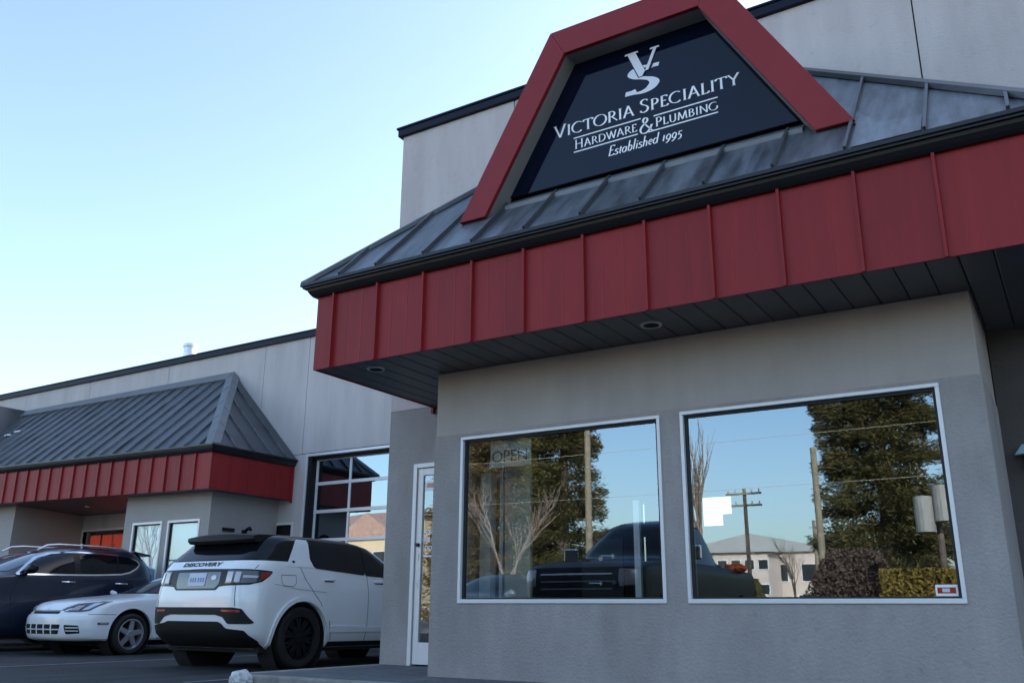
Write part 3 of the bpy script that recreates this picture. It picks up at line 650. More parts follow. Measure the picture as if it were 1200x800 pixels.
# ================================================================== left wing
YC = 13.72
wing = thing('wing_building', 'lower pale concrete wing with grey hipped awning, red fascia and glazed garage door', 'building', (-18, YC, 0))
GX0, GX1, GZ1 = -13.66, -9.30, 3.80
joints = [-40, -35.0, -30.6, -26.2, -21.8, -18.6, -15.22, -13.84]
for a, b in zip(joints[:-1], joints[1:]):
    B('wall_panel', mt['wingwall'], wing, (a+.006, b-.006, YC, YC+.2, 3.875, 6.47))
B('wall_panel', mt['wingwall'], wing, (-13.834, -6.77, YC, YC+.2, 3.875, 6.47))
B('joint_filler', mt['gap'], wing, (-39.9, -6.9, YC+.012, YC+.19, 3.83, 6.45))
B('coping', mt['coping'], wing, (-40.05, -6.775, YC-.055, YC+.3, 6.47, 6.60), (-40.07, -6.775, YC-.07, YC+.32, 6.60, 6.63), bevel=.008)
WD = (-15.10, -13.99, 0, 2.40)    # side door hidden by the SUV
LW0 = (-22.6, -21.75, 0, 2.55); LW1 = (-21.2, -18.6, .6, 2.53)
m = holed_wall(-40, -6.77, 0, 3.863, YC+.004, YC+.2, [(GX0, GX1, -.1, GZ1), WD, LW0, LW1]); m.build('lower_wall', mt['wingwall'], wing)
B('side_wall', mt['wingwall'], wing, (-40, -39.8, YC+.2, 32, 0, 6.45), (-39.8, -6.8, 31.8, 32, 0, 6.45))
B('roof_slab', mt['roofgrey'], wing, (-39.8, -6.8, YC+.2, 31.8, 6.2, 6.36))
B('foundation', mt['walk'], wing, (-39.8, -6.8, YC+.2, 31.8, -.02, .05))
m = MB(); X0, X1, Y0, Y1, Z0, Z1 = -39, -6.9, YC+.42, 22, .06, 4.3
m.quad((X0, Y0, Z1), (X0, Y1, Z1), (X1, Y1, Z1), (X1, Y0, Z1)); m.quad((X0, Y1, Z0), (X1, Y1, Z0), (X1, Y1, Z1), (X0, Y1, Z1)); m.quad((X0, Y0, Z0), (X0, Y1, Z0), (X0, Y1, Z1), (X0, Y0, Z1)); m.quad((X1, Y1, Z0), (X1, Y0, Z0), (X1, Y0, Z1), (X1, Y1, Z1))
m.build('interior_room', mt['interior'], wing)
# garage door: frame trim, rails, stiles and panes
m = MB(); m.box(GX0-.05, GX0-.001, YC-.012, YC+.2, 0, GZ1+.05); m.box(GX0-.001, GX1, YC-.012, YC+.2, GZ1+.001, GZ1+.05)
gd = m.build('garage_door', mt['alu'], wing, bevel=.004)
B('jamb', mt['blackplastic'], gd, (GX0+.001, GX0+.10, YC+.02, YC+.24, 0, GZ1-.002), (GX0+.10, GX1, YC+.10, YC+.24, GZ1-.06, GZ1-.002))
GY = YC+.17; rows = [.10, .92, 1.50, 2.07, 2.655, 3.235, 3.755]; cols = [GX0+.13, -12.60, -11.57, -10.5, GX1+.02]
for z in rows: B('rail', mt['alu'], gd, (cols[0]-.03, cols[-1]+.03, GY, GY+.045, z-.034, z+.034), bevel=.004)
for a, b in zip(rows[:-1], rows[1:]):
    for x in cols: B('stile', mt['alu'], gd, (x-.028, x+.028, GY+.003, GY+.043, a+.034, b-.034), bevel=.003)
    for c, d in zip(cols[:-1], cols[1:]): B('pane', mt['doorglass'], gd, (c+.024, d-.024, GY+.018, GY+.024, a+.030, b-.030))
# bays under the wing awning
WY = 11.95; ZWS = 2.25+ZC
def tilt(v):
    if v.x < -14.0:
        t = min(1, max(0, (YC-v.y)/(YC-11.55))); v = v.copy(); v.z += .0155*(-14.0-v.x)*t
    return v
def wing_bay(x0, x1, wins):
    zt = ZWS
    m = holed_wall(x0, x1, 0, 2.86, WY, WY+.15, wins); m.box(x1-.15, x1, WY+.15, YC+.004, 0, 2.86); m.box(x0, x0+.15, WY+.15, YC+.004, 0, 2.86)
    b = m.build('storefront_bay', mt['wingbay'], wing, bevel=.006)
    m = MB(); m.post = lambda v: tilt(v) if v.z > 2.9 else v; m.box(x0+.004, x1-.004, WY+.006, WY+.15, 2.8605-0.0, ZWS+.012); m.box(x1-.15, x1-.004, WY+.15, YC, 2.8605, ZWS+.012); m.box(x0+.004, x0+.15, WY+.15, YC, 2.8605, ZWS+.012)
    m.build('upper_band', mt['wingbay'], b)
    for wd in wins:
        sw = shop_window(wing, wd, WY, fw=.035)
        B('added_blind', mt['added_blind'], sw, (wd[0]+.04, wd[1]-.04, WY+.09, WY+.10, wd[2]+.02, wd[3]-.02))  # panel added behind each bay pane to brighten it
wing_bay(-17.06, -14.42, [(-16.74, -15.86, .5, 2.37), (-15.62, -14.72, .5, 2.37)])
wing_bay(-25.3, -21.25, [(-24.8, -23.5, .5, 2.37), (-23.2, -21.8, .5, 2.37)])
# recess wall: doors and a window with a red curtain
def framed(name, wd, m_in, parent=wing):
    x0, x1, z0, z1 = wd
    m = MB(); m.box(x0-.05, x1+.05, YC-.015, YC+.1, z1, z1+.05); m.box(x0-.05, x0, YC-.015, YC+.1, max(z0, 0), z1); m.box(x1, x1+.05, YC-.015, YC+.1, max(z0, 0), z1)
    f = m.build(name, mt['alu'], parent, bevel=.004)
    B('pane', m_in, f, (x0+.001, x1-.001, YC+.06, YC+.07, z0, z1-.001)); return f
framed('side_door', WD, mt['blackplastic']); framed('recess_door', LW0, mt['carglass']); cw = framed('recess_window', LW1, mt['glass'])
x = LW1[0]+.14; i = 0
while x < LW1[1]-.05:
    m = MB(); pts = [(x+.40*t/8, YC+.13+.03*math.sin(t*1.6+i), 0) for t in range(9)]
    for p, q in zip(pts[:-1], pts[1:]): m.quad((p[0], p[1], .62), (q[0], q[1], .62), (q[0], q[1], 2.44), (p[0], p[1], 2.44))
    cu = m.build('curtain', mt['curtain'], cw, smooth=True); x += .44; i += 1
# awning of the wing
fs = [-14.49-.442*k for k in range(0, 38)]
rs = [-14.32-.455*k for k in range(0, 37)]
wcan, WP = canopy(wing, -31.5, -14.05, 11.547, YC, ZWS, .70, 3.755, 5.965, fs[::-1], rs[::-1], [12.036, 12.498, 12.966, 13.40], .40, (mt['roof2'], mt['zinc']), capw=.17, capmat=mt['cap'], post=tilt, ridgecap=.24, eo=.12)
m = MB(); m.lathe([(-.03, .0), (-.03, .05), (0, .06)], 12, (-19.3, 12.5, ZWS+.03), 'Z'); m.build('soffit_light', mt['galv'], wcan)
# second dormer at the far end of that awning
dc2 = -25.45
m = MB()
m.prism([(dc2+1.75, 11.95, 4.3), (dc2+.82, 11.95, 5.99), (dc2-.82, 11.95, 5.99), (dc2-1.75, 11.95, 4.3)], (0, YC-.003-11.95, 0)); d2 = m.build('dormer', mt['roof2'], wing)
B('white_bar', mt['signwhite'], d2, (-23.55, -23.3, 12.62, 12.66, 5.0, 5.03), (-23.35, -23.1, 12.75, 12.79, 5.1, 5.13))  # two small white bars by the dormer
# flue on the wing roof
m = MB(); m.lathe([(0, .17), (1.05, .17), (1.05, .20), (1.13, .20), (1.13, .15), (.9, .15)], 16, (-19.55, 15.0, 6.36), 'Z'); m.build('vent_pipe', mt['galv'], wing, smooth=True)
# small things on the bay side wall above the SUV
ws = thing('wall_plate', 'small dark plate on the shaded side of the left bay, behind the white SUV roof', 'plate', (-14.42, 12.47, 2.24))
B('plate', mt['blackplastic'], ws, (-14.418, -14.395, 12.28, 12.58, 2.18, 2.25))
wl = thing('wall_lamp', 'small black lamp on the bay side wall above the roof of the white SUV', 'lamp', (-14.42, 12.78, 2.3))
m = MB(); m.tube([(-14.418, 12.85, 2.20), (-14.33, 12.84, 2.25), (-14.24, 12.82, 2.27), (-14.16, 12.78, 2.23)], [.02, .03, .035, .03], 10); m.build('hood', mt['blackplastic'], wl, smooth=True)
B('bracket', mt['blackplastic'], wl, (-14.418, -14.39, 12.78, 12.90, 2.12, 2.24))

# fitting at the right edge of the picture
fit = thing('wall_lantern', 'dark wall lantern with a pale blue top on the shaded wall at the right edge', 'lamp', (-.22, YA, 1.9))
m = MB(); m.prism([(-.36, YA-.10, 1.88), (-.30, YA-.10, 1.96), (-.10, YA-.10, 1.98), (-.06, YA-.10, 1.90)], (0, .09, 0)); m.build('hood', mt['lampteal'], fit, bevel=.006)
B('body', mt['blackplastic'], fit, (-.30, -.12, YA-.085, YA+.007, 1.78, 1.878), bevel=.01)

# ================================================================== things in the shop windows
op = thing('open_sign', 'beige board reading OPEN hung inside the top left of the left shop window', 'sign', (-4.42, BY+.12, 2.0))
B('board', mt['board'], op, (-4.60, -4.16, BY+.10, BY+.115, 1.96, 2.24))
text_on('lettering', 'OPEN', .155, mt['ink'], op, (-4.58, BY+.0985, 2.01), (1, 0, 0), (0, 0, 1), wide=.38)
po = thing('white_post', 'white upright post standing inside the left end of the left shop window', 'post', (-4.72, BY+.5, .125))
B('shaft', mt['alu'], po, (-4.94, -4.82, BY+.45, BY+.55, .125, 1.98)); B('foot', mt['alu'], po, (-5.0, -4.76, BY+.40, BY+.60, .125, .16))
po2 = thing('shelf_upright', 'slim pale upright beside the grey display panel in the left shop window', 'post', (-4.6, BY+.5, .125))
B('shaft', mt['alu'], po2, (-4.735, -4.70, BY+.48, BY+.52, .16, 2.0)); B('foot', mt['alu'], po2, (-4.78, -4.66, BY+.40, BY+.60, .125, .16))
dp = thing('display_panel', 'grey display panel standing under the OPEN board in the left shop window', 'panel', (-4.5, BY+.5, .125))
B('board', mt['board'], dp, (-4.66, -4.38, BY+.46, BY+.50, .16, 2.02)); B('foot', mt['gasket'], dp, (-4.62, -4.44, BY+.40, BY+.60, .125, .16))
hb = thing('handle_board', 'dark display board with bright lever handles low in the left shop window', 'display', (-3.6, BY+.42, .125))
B('board', mt['blackplastic'], hb, (-3.82, -3.42, BY+.42, BY+.45, .16, 1.30)); B('foot', mt['blackplastic'], hb, (-3.75, -3.5, BY+.34, BY+.54, .125, .16))
for (x, z, s) in ((-3.62, 1.13, 0), (-3.50, 1.15, 1), (-3.62, .92, 1), (-3.50, .93, 0)):
    m = MB(); m.lathe([(-.03, 0), (-.03, .02), (-.008, .03), (0, .03)], 14, (0, 0, 0), 'Z'); m.v = [(p[0]+x, BY+.419+p[2], p[1]+z) for p in m.v]
    if s: m.tube([(x, BY+.385, z), (x-.11, BY+.38, z+.004)], .008, 8)
    m.build('lever_handle', mt['chrome'], hb, smooth=True)
pu = thing('pull_handle_stand', 'slender white upright carrying two bright pull handles in the left shop window', 'display', (-3.25, BY+.4, .125))
B('shaft', mt['alu'], pu, (-3.30, -3.245, BY+.40, BY+.44, .16, 1.62)); B('foot', mt['alu'], pu, (-3.4, -3.15, BY+.32, BY+.52, .125, .16))
for (z0, z1) in ((1.10, 1.30), (1.42, 1.58)):
    m = MB(); x = -3.19; m.tube([(x-.055, BY+.42, z0), (x, BY+.39, z0), (x, BY+.39, z1)], .009, 8); m.build('pull_handle', mt['chrome'], pu, smooth=True)
pa = thing('added_glow_shape', 'blank white stepped shape with an added glow behind the right shop window', 'glow shape', (-2.45, BY+.08, 1.35))  # blank white shape, added with a glow of its own; not a lamp
m = MB(); m.prism([(-2.54, BY+.075, 1.343), (-2.39, BY+.075, 1.343), (-2.39, BY+.075, 1.43), (-2.315, BY+.075, 1.43), (-2.315, BY+.075, 1.562), (-2.54, BY+.075, 1.562)], (0, .02, 0)); m.build('glow_face', mt['white_glow'], pa)
B('glow_shape_backing', mt['gasket'], pa, (-2.545, -2.385, BY+.0955, BY+.105, 1.338, 1.567))
stk = thing('window_sticker', 'small white sticker with a red band in the right shop pane, lower right corner', 'sticker', (-.84, BY+.04, .83))
B('sheet', mt['paper'], stk, (-.905, -.765, BY+.0370, BY+.0378, .80, .875)); m = MB(); m.quad((-.893, BY+.0364, .817), (-.777, BY+.0364, .817), (-.777, BY+.0364, .857), (-.893, BY+.0364, .857)); m.build('red_band', mt['lampred'], stk)
m = MB(); m.quad((-.862, BY+.0360, .826), (-.815, BY+.0360, .826), (-.815, BY+.0360, .850), (-.862, BY+.0360, .850)); m.build('emblem', mt['plate'], stk)

# ================================================================== cars: stacked horizontal sections
class Shape:
    """car skin: for each height an outline (plan view): rear u, front u, half width, corner ellipses"""
    def __init__(s, keys, tr=.04, tf=.06, bowr=.05, bowf=.10, taper=.03):
        K = np.array(keys, float); s.z = K[:, 0]; s.K = K; s.bowr, s.bowf, s.taper = bowr, bowf, taper
    def at(s, z):
        d = .010
        r = [np.mean([np.interp(z+e, s.z, s.K[:, c]) for e in (-d, 0, d)]) for c in range(1, 8)]
        return r   # w, ur, uf, rra, rrb, fra, frb
    def outline(s, z, NS=26, NC=10, NF=7):
        w, ur, uf, ra, rb, fa, fb = s.at(z); pts = []
        ra, fa = min(ra, (uf-ur)*.48), min(fa, (uf-ur)*.48); rb, fb = min(rb, w*.98), min(fb, w*.98)
        um = (ur+uf)/2; L2 = (uf-ur)/2
        def tp(u): return 1-s.taper*abs((u-um)/L2)**3
        for i in range(NF): v = (w-rb)*i/NF; pts.append([v, ur])
        for i in range(NC): a = R(90*i/NC); pts.append([(w-rb)+rb*math.sin(a), ur+ra*(1-math.cos(a))])
        for i in range(NS+1): pts.append([w, ur+ra+(uf-fa-ur-ra)*i/NS])
        for i in range(1, NC+1): a = R(90*i/NC); pts.append([(w-fb)+fb*math.cos(a), uf-fa*(1-math.sin(a))])
        for i in range(1, NF+1): pts.append([(w-fb)*(1-i/NF), uf])
        for p in pts:
            v, u = p; t = abs(v)/max(w, .01)
            p[0] = v*tp(u)
            if u < um: p[1] = u+s.bowr*t*t*max(0, 1-(u-ur)/.6)
            else: p[1] = u-s.bowf*t*t*max(0, 1-(uf-u)/.6)
        return pts
    def mesh(s, zs):
        V = []; F = []; n = None
        for z in zs:
            o = s.outline(z); full = o+[[-v, u] for v, u in reversed(o[1:-1])]
            n = len(full); V += [(v, u, z) for v, u in full]
        for i in range(len(zs)-1):
            for k in range(n):
                F.append((i*n+k, i*n+(k+1) % n, (i+1)*n+(k+1) % n, (i+1)*n+k))
        F.append(tuple(range(n))[::-1]); F.append(tuple(range((len(zs)-1)*n, len(zs)*n)))
        m = MB(); m.add(V, F); return m
    def poly(s, z):
        o = s.outline(z, 60, 24, 12); o = np.array(o); d = np.hypot(*(o[1:]-o[:-1]).T); return o, np.concatenate([[0], np.cumsum(d)])
    def wrap(s, sv, z):      # point at arc length from the rear centre line
        o, c = s.poly(z); a = abs(sv); v = np.interp(a, c, o[:, 0]); u = np.interp(a, c, o[:, 1])
        i = min(max(np.searchsorted(c, a), 1), len(c)-1); t = o[i]-o[i-1]; t = t/(np.hypot(*t) or 1); n = np.array([t[1], -t[0]])
        sg = 1 if sv >= 0 else -1
        return np.array([v*sg, u, z]), np.array([n[0]*sg, n[1], 0])
    def side(s, u, z, sg):
        o, c = s.poly(z); k = int(np.argmax(o[:, 0])); 
        m = np.ones(len(o), bool); uu = o[:, 1]; order = np.argsort(uu); v = np.interp(u, uu[order], o[order, 0])
        v2 = np.interp(u+.02, uu[order], o[order, 0]); n = np.array([.02, v-v2]); n /= np.hypot(*n)
        return np.array([v*sg, u, z]), np.array([n[0]*sg, n[1], 0])
    def front(s, v, z):
        o, c = s.poly(z); k = len(o)//2; h = o[k:]; order = np.argsort(h[:, 0]); a = abs(v)
        u = np.interp(a, h[order, 0], h[order, 1]); u2 = np.interp(a+.02, h[order, 0], h[order, 1])
        n = np.array([u-u2, .02]); n /= np.hypot(*n); sg = 1 if v >= 0 else -1
        return np.array([v, u, z]), np.array([n[0]*sg, n[1], 0])
    def rear(s, v, z):
        o, c = s.poly(z); k = len(o)//2; h = o[:k]; a = abs(v); u = np.interp(a, h[:, 0], h[:, 1]); u2 = np.interp(a+.02, h[:, 0], h[:, 1])
        n = np.array([u2-u, -.02]); n /= np.hypot(*n); sg = 1 if v >= 0 else -1
        return np.array([v, u, z]), np.array([n[0]*sg, n[1], 0])

def patch(name, fn, pts, m, parent, off=.004, step=.05, sink=.012):
    """curved panel: flat polygon gridded, mapped on a car skin by fn and stood proud by off"""
    bm = bmesh.new(); vs = [bm.verts.new((a, 0, b)) for a, b in pts]; bm.faces.new(vs)
    A = [p[0] for p in pts]; Bz = [p[1] for p in pts]
    for lo, hi, no in ((min(A), max(A), (1, 0, 0)), (min(Bz), max(Bz), (0, 0, 1))):
        n = int((hi-lo)/step)
        for i in range(1, n+1):
            c = lo+(hi-lo)*i/(n+1); co = (c, 0, 0) if no[0] else (0, 0, c)
            bmesh.ops.bisect_plane(bm, geom=bm.verts[:]+bm.edges[:]+bm.faces[:], plane_co=co, plane_no=no)
    ed = [e for e in bm.edges if e.is_boundary]
    r = bmesh.ops.extrude_edge_only(bm, edges=ed); skirt = {v for v in r['geom'] if isinstance(v, bmesh.types.BMVert)}
    for v in bm.verts:
        p, n = fn(v.co.x, v.co.z); v.co = Vector(p+n*(off if v not in skirt else off-sink))
    bmesh.ops.recalc_face_normals(bm, faces=bm.faces)
    # make outward: compare with the skin normal at one face
    f = bm.faces[0]
    me = bpy.data.meshes.new(name); bm.to_mesh(me); bm.free()
    me.polygons.foreach_set('use_smooth', [True]*len(me.polygons))
    try: me.set_sharp_from_angle(angle=R(40))
    except Exception: pass
    me.materials.append(m); o = bpy.data.objects.new(name, me); link(o, parent); return o
def seam(name, fn, pts, parent, wd=.008, off=.0015, m=None):
    """shut line: thin dark strip following the skin along a polyline"""
    L = []
    for (a, b), (c, d) in zip(pts[:-1], pts[1:]):
        n = max(2, int(math.hypot(c-a, d-b)/.05))
        L += [(a+(c-a)*i/n, b+(d-b)*i/n) for i in range(n)]
    L.append(pts[-1]); P = []
    for i, (a, b) in enumerate(L):
        q, r = L[max(i-1, 0)], L[min(i+1, len(L)-1)]; dx, dz = r[0]-q[0], r[1]-q[1]; l = math.hypot(dx, dz) or 1
        for s in (-1, 1):
            p, n = fn(a-s*dz/l*wd/2, b+s*dx/l*wd/2); P.append(tuple(p+n*off))
    mb = MB(); mb.add(P, [(2*i, 2*i+1, 2*i+3, 2*i+2) for i in range(len(L)-1)])
    return mb.build(name, m or mt['gap'], parent)
def rounded(pts, r=.03, k=4):
    out = []; n = len(pts)
    for i in range(n):
        p = np.array(pts[i]); a = np.array(pts[i-1]); b = np.array(pts[(i+1) % n])
        da, db = a-p, b-p; la, lb = np.hypot(*da), np.hypot(*db); rr_ = min(r, la*.45, lb*.45)
        q0, q1 = p+da/la*rr_, p+db/lb*rr_
        for j in range(k+1): t = j/k; out.append(tuple((1-t)**2*q0+2*t*(1-t)*p+t*t*q1))
    return out
def car_body(name, shp, zs, wheels, ra, m, parent, depth=.30):
    o = shp.mesh(zs).build(name, m, parent, smooth=True)
    cut = MB()
    for (v, u, zc) in wheels:
        sg = 1 if v > 0 else -1
        cut.lathe([(sg*(abs(v)-depth), 0), (sg*(abs(v)-depth), ra), (sg*(abs(v)+.4), ra), (sg*(abs(v)+.4), 0)], 40, (0, u, zc), 'X')
    c = cut.build('cutter', None, None, recalc=True)
    md = o.modifiers.new('b', 'BOOLEAN'); md.object = c; md.operation = 'DIFFERENCE'; md.solver = 'EXACT'; md.use_self = True
    dg = bpy.context.evaluated_depsgraph_get(); dg.update()
    me = bpy.data.meshes.new_from_object(o.evaluated_get(dg)); o.modifiers.clear(); old = o.data; o.data = me; me.name = name
    bpy.data.objects.remove(c)
    me.polygons.foreach_set('use_smooth', [True]*len(me.polygons))
    try: me.set_sharp_from_angle(angle=R(35))
    except Exception: pass
    for (v, u, zc) in wheels:
        sg = 1 if v > 0 else -1
        mb = MB(); mb.lathe([(sg*(abs(v)-depth+.004), 0), (sg*(abs(v)-depth+.004), ra-.006), (sg*(abs(v)-.035), ra-.006)], 36, (0, u, zc), 'X')
        mb.build('wheel_well', mt['gap'], parent)
    return o
def wheel(parent, v, u, rt, wd, rim, kind=5, rr=None):
    sg = 1 if v > 0 else -1; rr = rr or rt*.68
    rad = lambda r, h: (sg*h, r)
    m = MB(); pr = [rad(rr, -wd/2), rad(rt-.03, -wd/2), rad(rt-.006, -wd/2+.02), rad(rt, -wd/4), rad(rt, wd/4), rad(rt-.006, wd/2-.02), rad(rt-.035, wd/2), rad(rr+.012, wd/2-.006), rad(rr, wd/2-.012)]
    m.lathe(pr, 40, (v, u, rt)); ty = m.build('wheel', mt['rubber'], parent, smooth=True, recalc=True)
    m = MB(); m.lathe([rad(rr+.004, wd/2-.010), rad(rr-.012, wd/2-.008), rad(rr-.022, wd/2-.03), rad(rr-.03, -wd/2+.05)], 40, (v, u, rt)); h = wd/2-.02
    ring = m.build('rim', rim, ty, smooth=True)
    m = MB(); m.lathe([rad(0, -.02), rad(rr-.02, -.02)], 24, (v, u, rt)); m.build('brake_disc', mt['gap'], ty)
    m = MB(); m.lathe([rad(0, h), rad(.05, h), rad(.062, h-.012), rad(.062, h-.05)], 20, (v, u, rt))
    for k in range(kind):
        a = 2*math.pi*k/kind+.3
        c, s = math.cos(a), math.sin(a)
        def P(r, t, x): return (v+sg*x, u+r*c-t*s, rt+r*s+t*c)
        w0, w1 = (.045, .060) if kind == 5 else (.022, .03)
        for sweep in ((0,) if kind == 5 else (-.03, .03)):
            top = [P(.04, -w0/1, h-.004), P(.04, w0, h-.004), P(rr-.012, w1*.55+sweep+.03, h-.010), P(rr-.012, -w1*.55+sweep+.03, h-.010)]
            m.prism(top, (-sg*.035, 0, 0))
    m.build('spokes', rim, ty, bevel=.003)
    return ty
def place(root, x, y, rz):
    root.location = (x, y, 0); root.rotation_euler = (0, 0, rz)

# ---------------------------------------------------------------- white SUV (rear and right side seen)
suv = thing('white_suv', 'white off road car with black roof parked nose to the building', 'car')
suvK = [  # z, w, ur, uf, rra, rrb, fra, frb
 (.24, .84, .30, 4.30, .25, .22, .5, .45), (.30, .885, .16, 4.38, .26, .24, .5, .45), (.40, .915, .05, 4.45, .28, .26, .5, .45), (.52, .93, .01, 4.5, .30, .30, .5, .45),
 (.66, .935, .0, 4.5, .30, .30, .5, .45), (.80, .935, .0, 4.5, .30, .30, .5, .45), (.95, .93, .015, 4.46, .32, .32, .55, .5), (1.06, .915, .03, 4.2, .34, .34, .6, .6),
 (1.14, .905, .05, 3.75, .34, .33, .6, .6), (1.18, .895, .065, 3.35, .34, .32, .6, .5), (1.22, .885, .10, 3.1, .34, .30, .5, .4), (1.28, .86, .16, 2.95, .33, .28, .5, .4),
 (1.42, .815, .33, 2.70, .32, .25, .5, .4), (1.50, .785, .41, 2.52, .30, .24, .45, .4), (1.55, .75, .47, 2.32, .30, .24, .45, .4), (1.585, .66, .54, 2.0, .3, .24, .4, .4), (1.60, .45, .68, 1.5, .3, .24, .3, .3)]
sh = Shape(suvK, bowr=.05, taper=.025)
zs = list(np.linspace(.24, 1.25, 28))
SW = [(.93, .90, .34), (-.93, .90, .34), (.93, 3.64, .34), (-.93, 3.64, .34)]
sb = car_body('body', sh, zs, SW, .445, mt['white_paint'], suv)
zs2 = [1.2505, 1.28, 1.32, 1.36, 1.40, 1.44, 1.48, 1.51, 1.54, 1.56, 1.575, 1.588, 1.596, 1.60]
gh = sh.mesh(zs2).build('greenhouse', mt['carglass'], suv, smooth=True)
for wv in SW: wheel(suv, .80 if wv[0] > 0 else -.80, wv[1], .365, .25, mt['rimdark'], 10, .255)
Rt = lambda u, z: sh.side(u, z, 1)
Lf = lambda u, z: sh.side(u, z, -1)
Wr = lambda s, z: sh.wrap(s, z)
Re = lambda v, z: sh.rear(v, z)
for fn in (Rt, Lf):
    patch('pillar_panel', fn, [(.60, 1.195), (1.08, 1.195), (1.03, 1.30), (1.045, 1.50), (1.03, 1.535), (.87, 1.535), (.84, 1.52), (.67, 1.27)], mt['white_paint'], suv, off=.007)
    patch('side_window', fn, rounded([(1.03, 1.30), (1.09, 1.19), (2.035, 1.135), (2.035, 1.515), (1.055, 1.535)], .04), mt['carglass'], suv, off=.008)
    patch('side_window', fn, rounded([(2.045, 1.132), (3.02, 1.105), (2.92, 1.25), (2.62, 1.42), (2.40, 1.49), (2.045, 1.512)], .03), mt['carglass'], suv, off=.008)
    patch('wheel_arch', fn, [(.90+.45*math.cos(R(a)), .34+.45*math.sin(R(a))) for a in range(-12, 193, 8)]+[(.90+.495*math.cos(R(a)), .345+.495*math.sin(R(a))) for a in range(190, -15, -8)], mt['white_paint'], suv, off=.022, sink=.03)
    patch('wheel_arch', fn, [(3.64+.45*math.cos(R(a)), .34+.45*math.sin(R(a))) for a in range(-12, 193, 8)]+[(3.64+.495*math.cos(R(a)), .345+.495*math.sin(R(a))) for a in range(190, -15, -8)], mt['white_paint'], suv, off=.022, sink=.03)
    patch('sill_cladding', fn, rounded([(1.36, .245), (3.20, .245), (3.20, .30), (1.36, .31)], .02), mt['blackplastic'], suv, off=.012)
    patch('side_moulding', fn, rounded([(1.40, .42), (3.14, .42), (3.12, .46), (1.42, .50)], .02), mt['white_paint'], suv, off=.016, sink=.022)
    for hu in (1.24, 2.22):
        mb = MB(); pts = []
        for i in range(9):
            t = i/8; p, n = fn(hu+.20*t, 1.055); pts.append(tuple(p+n*(.012+.03*math.sin(math.pi*t)**.5)))
        mb.tube(pts, .013, 8); mb.build('door_handle', mt['white_paint'], suv, smooth=True)
        patch('handle_recess', fn, rounded([(hu+.02, 1.03), (hu+.19, 1.03), (hu+.19, 1.043), (hu+.02, 1.043)], .015), mt['blackgloss'], suv, off=.003)
    seam('door_gap', fn, [(.84, 1.195), (.93, 1.05), (1.07, .90), (1.20, .78), (1.30, .62)], suv)
    seam('door_gap', fn, [(2.07, 1.195), (2.10, .9), (2.10, .30)], suv)
    seam('door_gap', fn, [(1.38, .56), (1.45, .32)], suv)
    seam('door_gap', fn, [(3.05, 1.1), (3.10, .7)], suv)
    seam('crease_line', fn, [(.42, .98), (.80, .93), (1.3, .90)], suv, wd=.004)
p_ = [(.53, 1.09), (.535, 1.00), (.57, .965), (.73, .96), (.77, 1.0), (.77, 1.09), (.53, 1.09)]
seam('fuel_flap', Rt, p_, suv, wd=.006)
patch('badge', Rt, [(.74+.025*math.cos(a/8*math.pi), 1.255+.014*math.sin(a/8*math.pi)) for a in range(16)], mt['blackgloss'], suv, off=.010)
# rear: window, spoiler, lamps, plate recess, lower cladding
patch('rear_window', Wr, rounded([(-.78, 1.262), (.78, 1.262), (.75, 1.31), (.62, 1.50), (-.62, 1.50), (-.76, 1.30)], .04), mt['carglass'], suv, off=.004, step=.06)
m = MB(); V = []; F = []
prof = [(.265, 1.575), (.26, 1.505), (.30, 1.470), (.46, 1.470), (.85, 1.575), (.85, 1.606), (.60, 1.604), (.34, 1.594)]
nv = 15
for i in range(nv):
    v = -.60+1.20*i/(nv-1); q = abs(v/.60); 
    for (u, z) in prof: V.append((v, u+.05*q**3, z-.022*q**2.5 if z > 1.52 else z+.012*q**3))
k = len(prof)
for i in range(nv-1):
    for j in range(k): F.append((i*k+j, i*k+(j+1) % k, (i+1)*k+(j+1) % k, (i+1)*k+j))
F += [tuple(range(k))[::-1], tuple(range((nv-1)*k, nv*k))]
m.add(V, F); m.build('spoiler', mt['blackplastic'], suv, smooth=True, recalc=True)
su = 1.07
patch('lamp_bezel', Wr, rounded([(-su, 1.125), (-.8, 1.145), (0, 1.155), (.8, 1.145), (su, 1.125), (1.04, 1.07), (.96, 1.0), (.82, .965), (.50, .955), (.40, .945), (.36, .905), (-.36, .905), (-.40, .945), (-.50, .955), (-.82, .965), (-.96, 1.0), (-1.04, 1.07)], .02), mt['blackgloss'], suv, off=.004, step=.06)
for s in (-1, 1):
    lamp = patch('tail_lamp', Wr, rounded([(s*.50, 1.13), (s*.80, 1.128), (s*1.05, 1.115), (s*1.01, 1.06), (s*.93, 1.0), (s*.80, .985), (s*.50, .978)], .015), mt['lampdark'], suv, off=.010)
    patch('clear_lens', Wr, rounded([(s*.515, 1.115), (s*.60, 1.115), (s*.60, .995), (s*.515, .995)], .01), mt['lampclear'], lamp, off=.016)
    patch('clear_lens', Wr, rounded([(s*.63, 1.115), (s*.70, 1.115), (s*.70, .995), (s*.63, .995)], .01), mt['lampclear'], lamp, off=.016)
    patch('amber_lens', Wr, rounded([(s*.505, 1.0), (s*.60, 1.0), (s*.60, .983), (s*.505, .983)], .004), mt['amber'], lamp, off=.018)
    patch('lens_bar', Wr, rounded([(s*.73, 1.075), (s*.90, 1.07), (s*.90, 1.045), (s*.73, 1.045)], .01), mt['lampclear'], lamp, off=.015)
    patch('red_lens', Wr, rounded([(s*.93, 1.108), (s*1.035, 1.104), (s*1.0, 1.06), (s*.95, 1.025)], .01), mt['lampred'], lamp, off=.016)
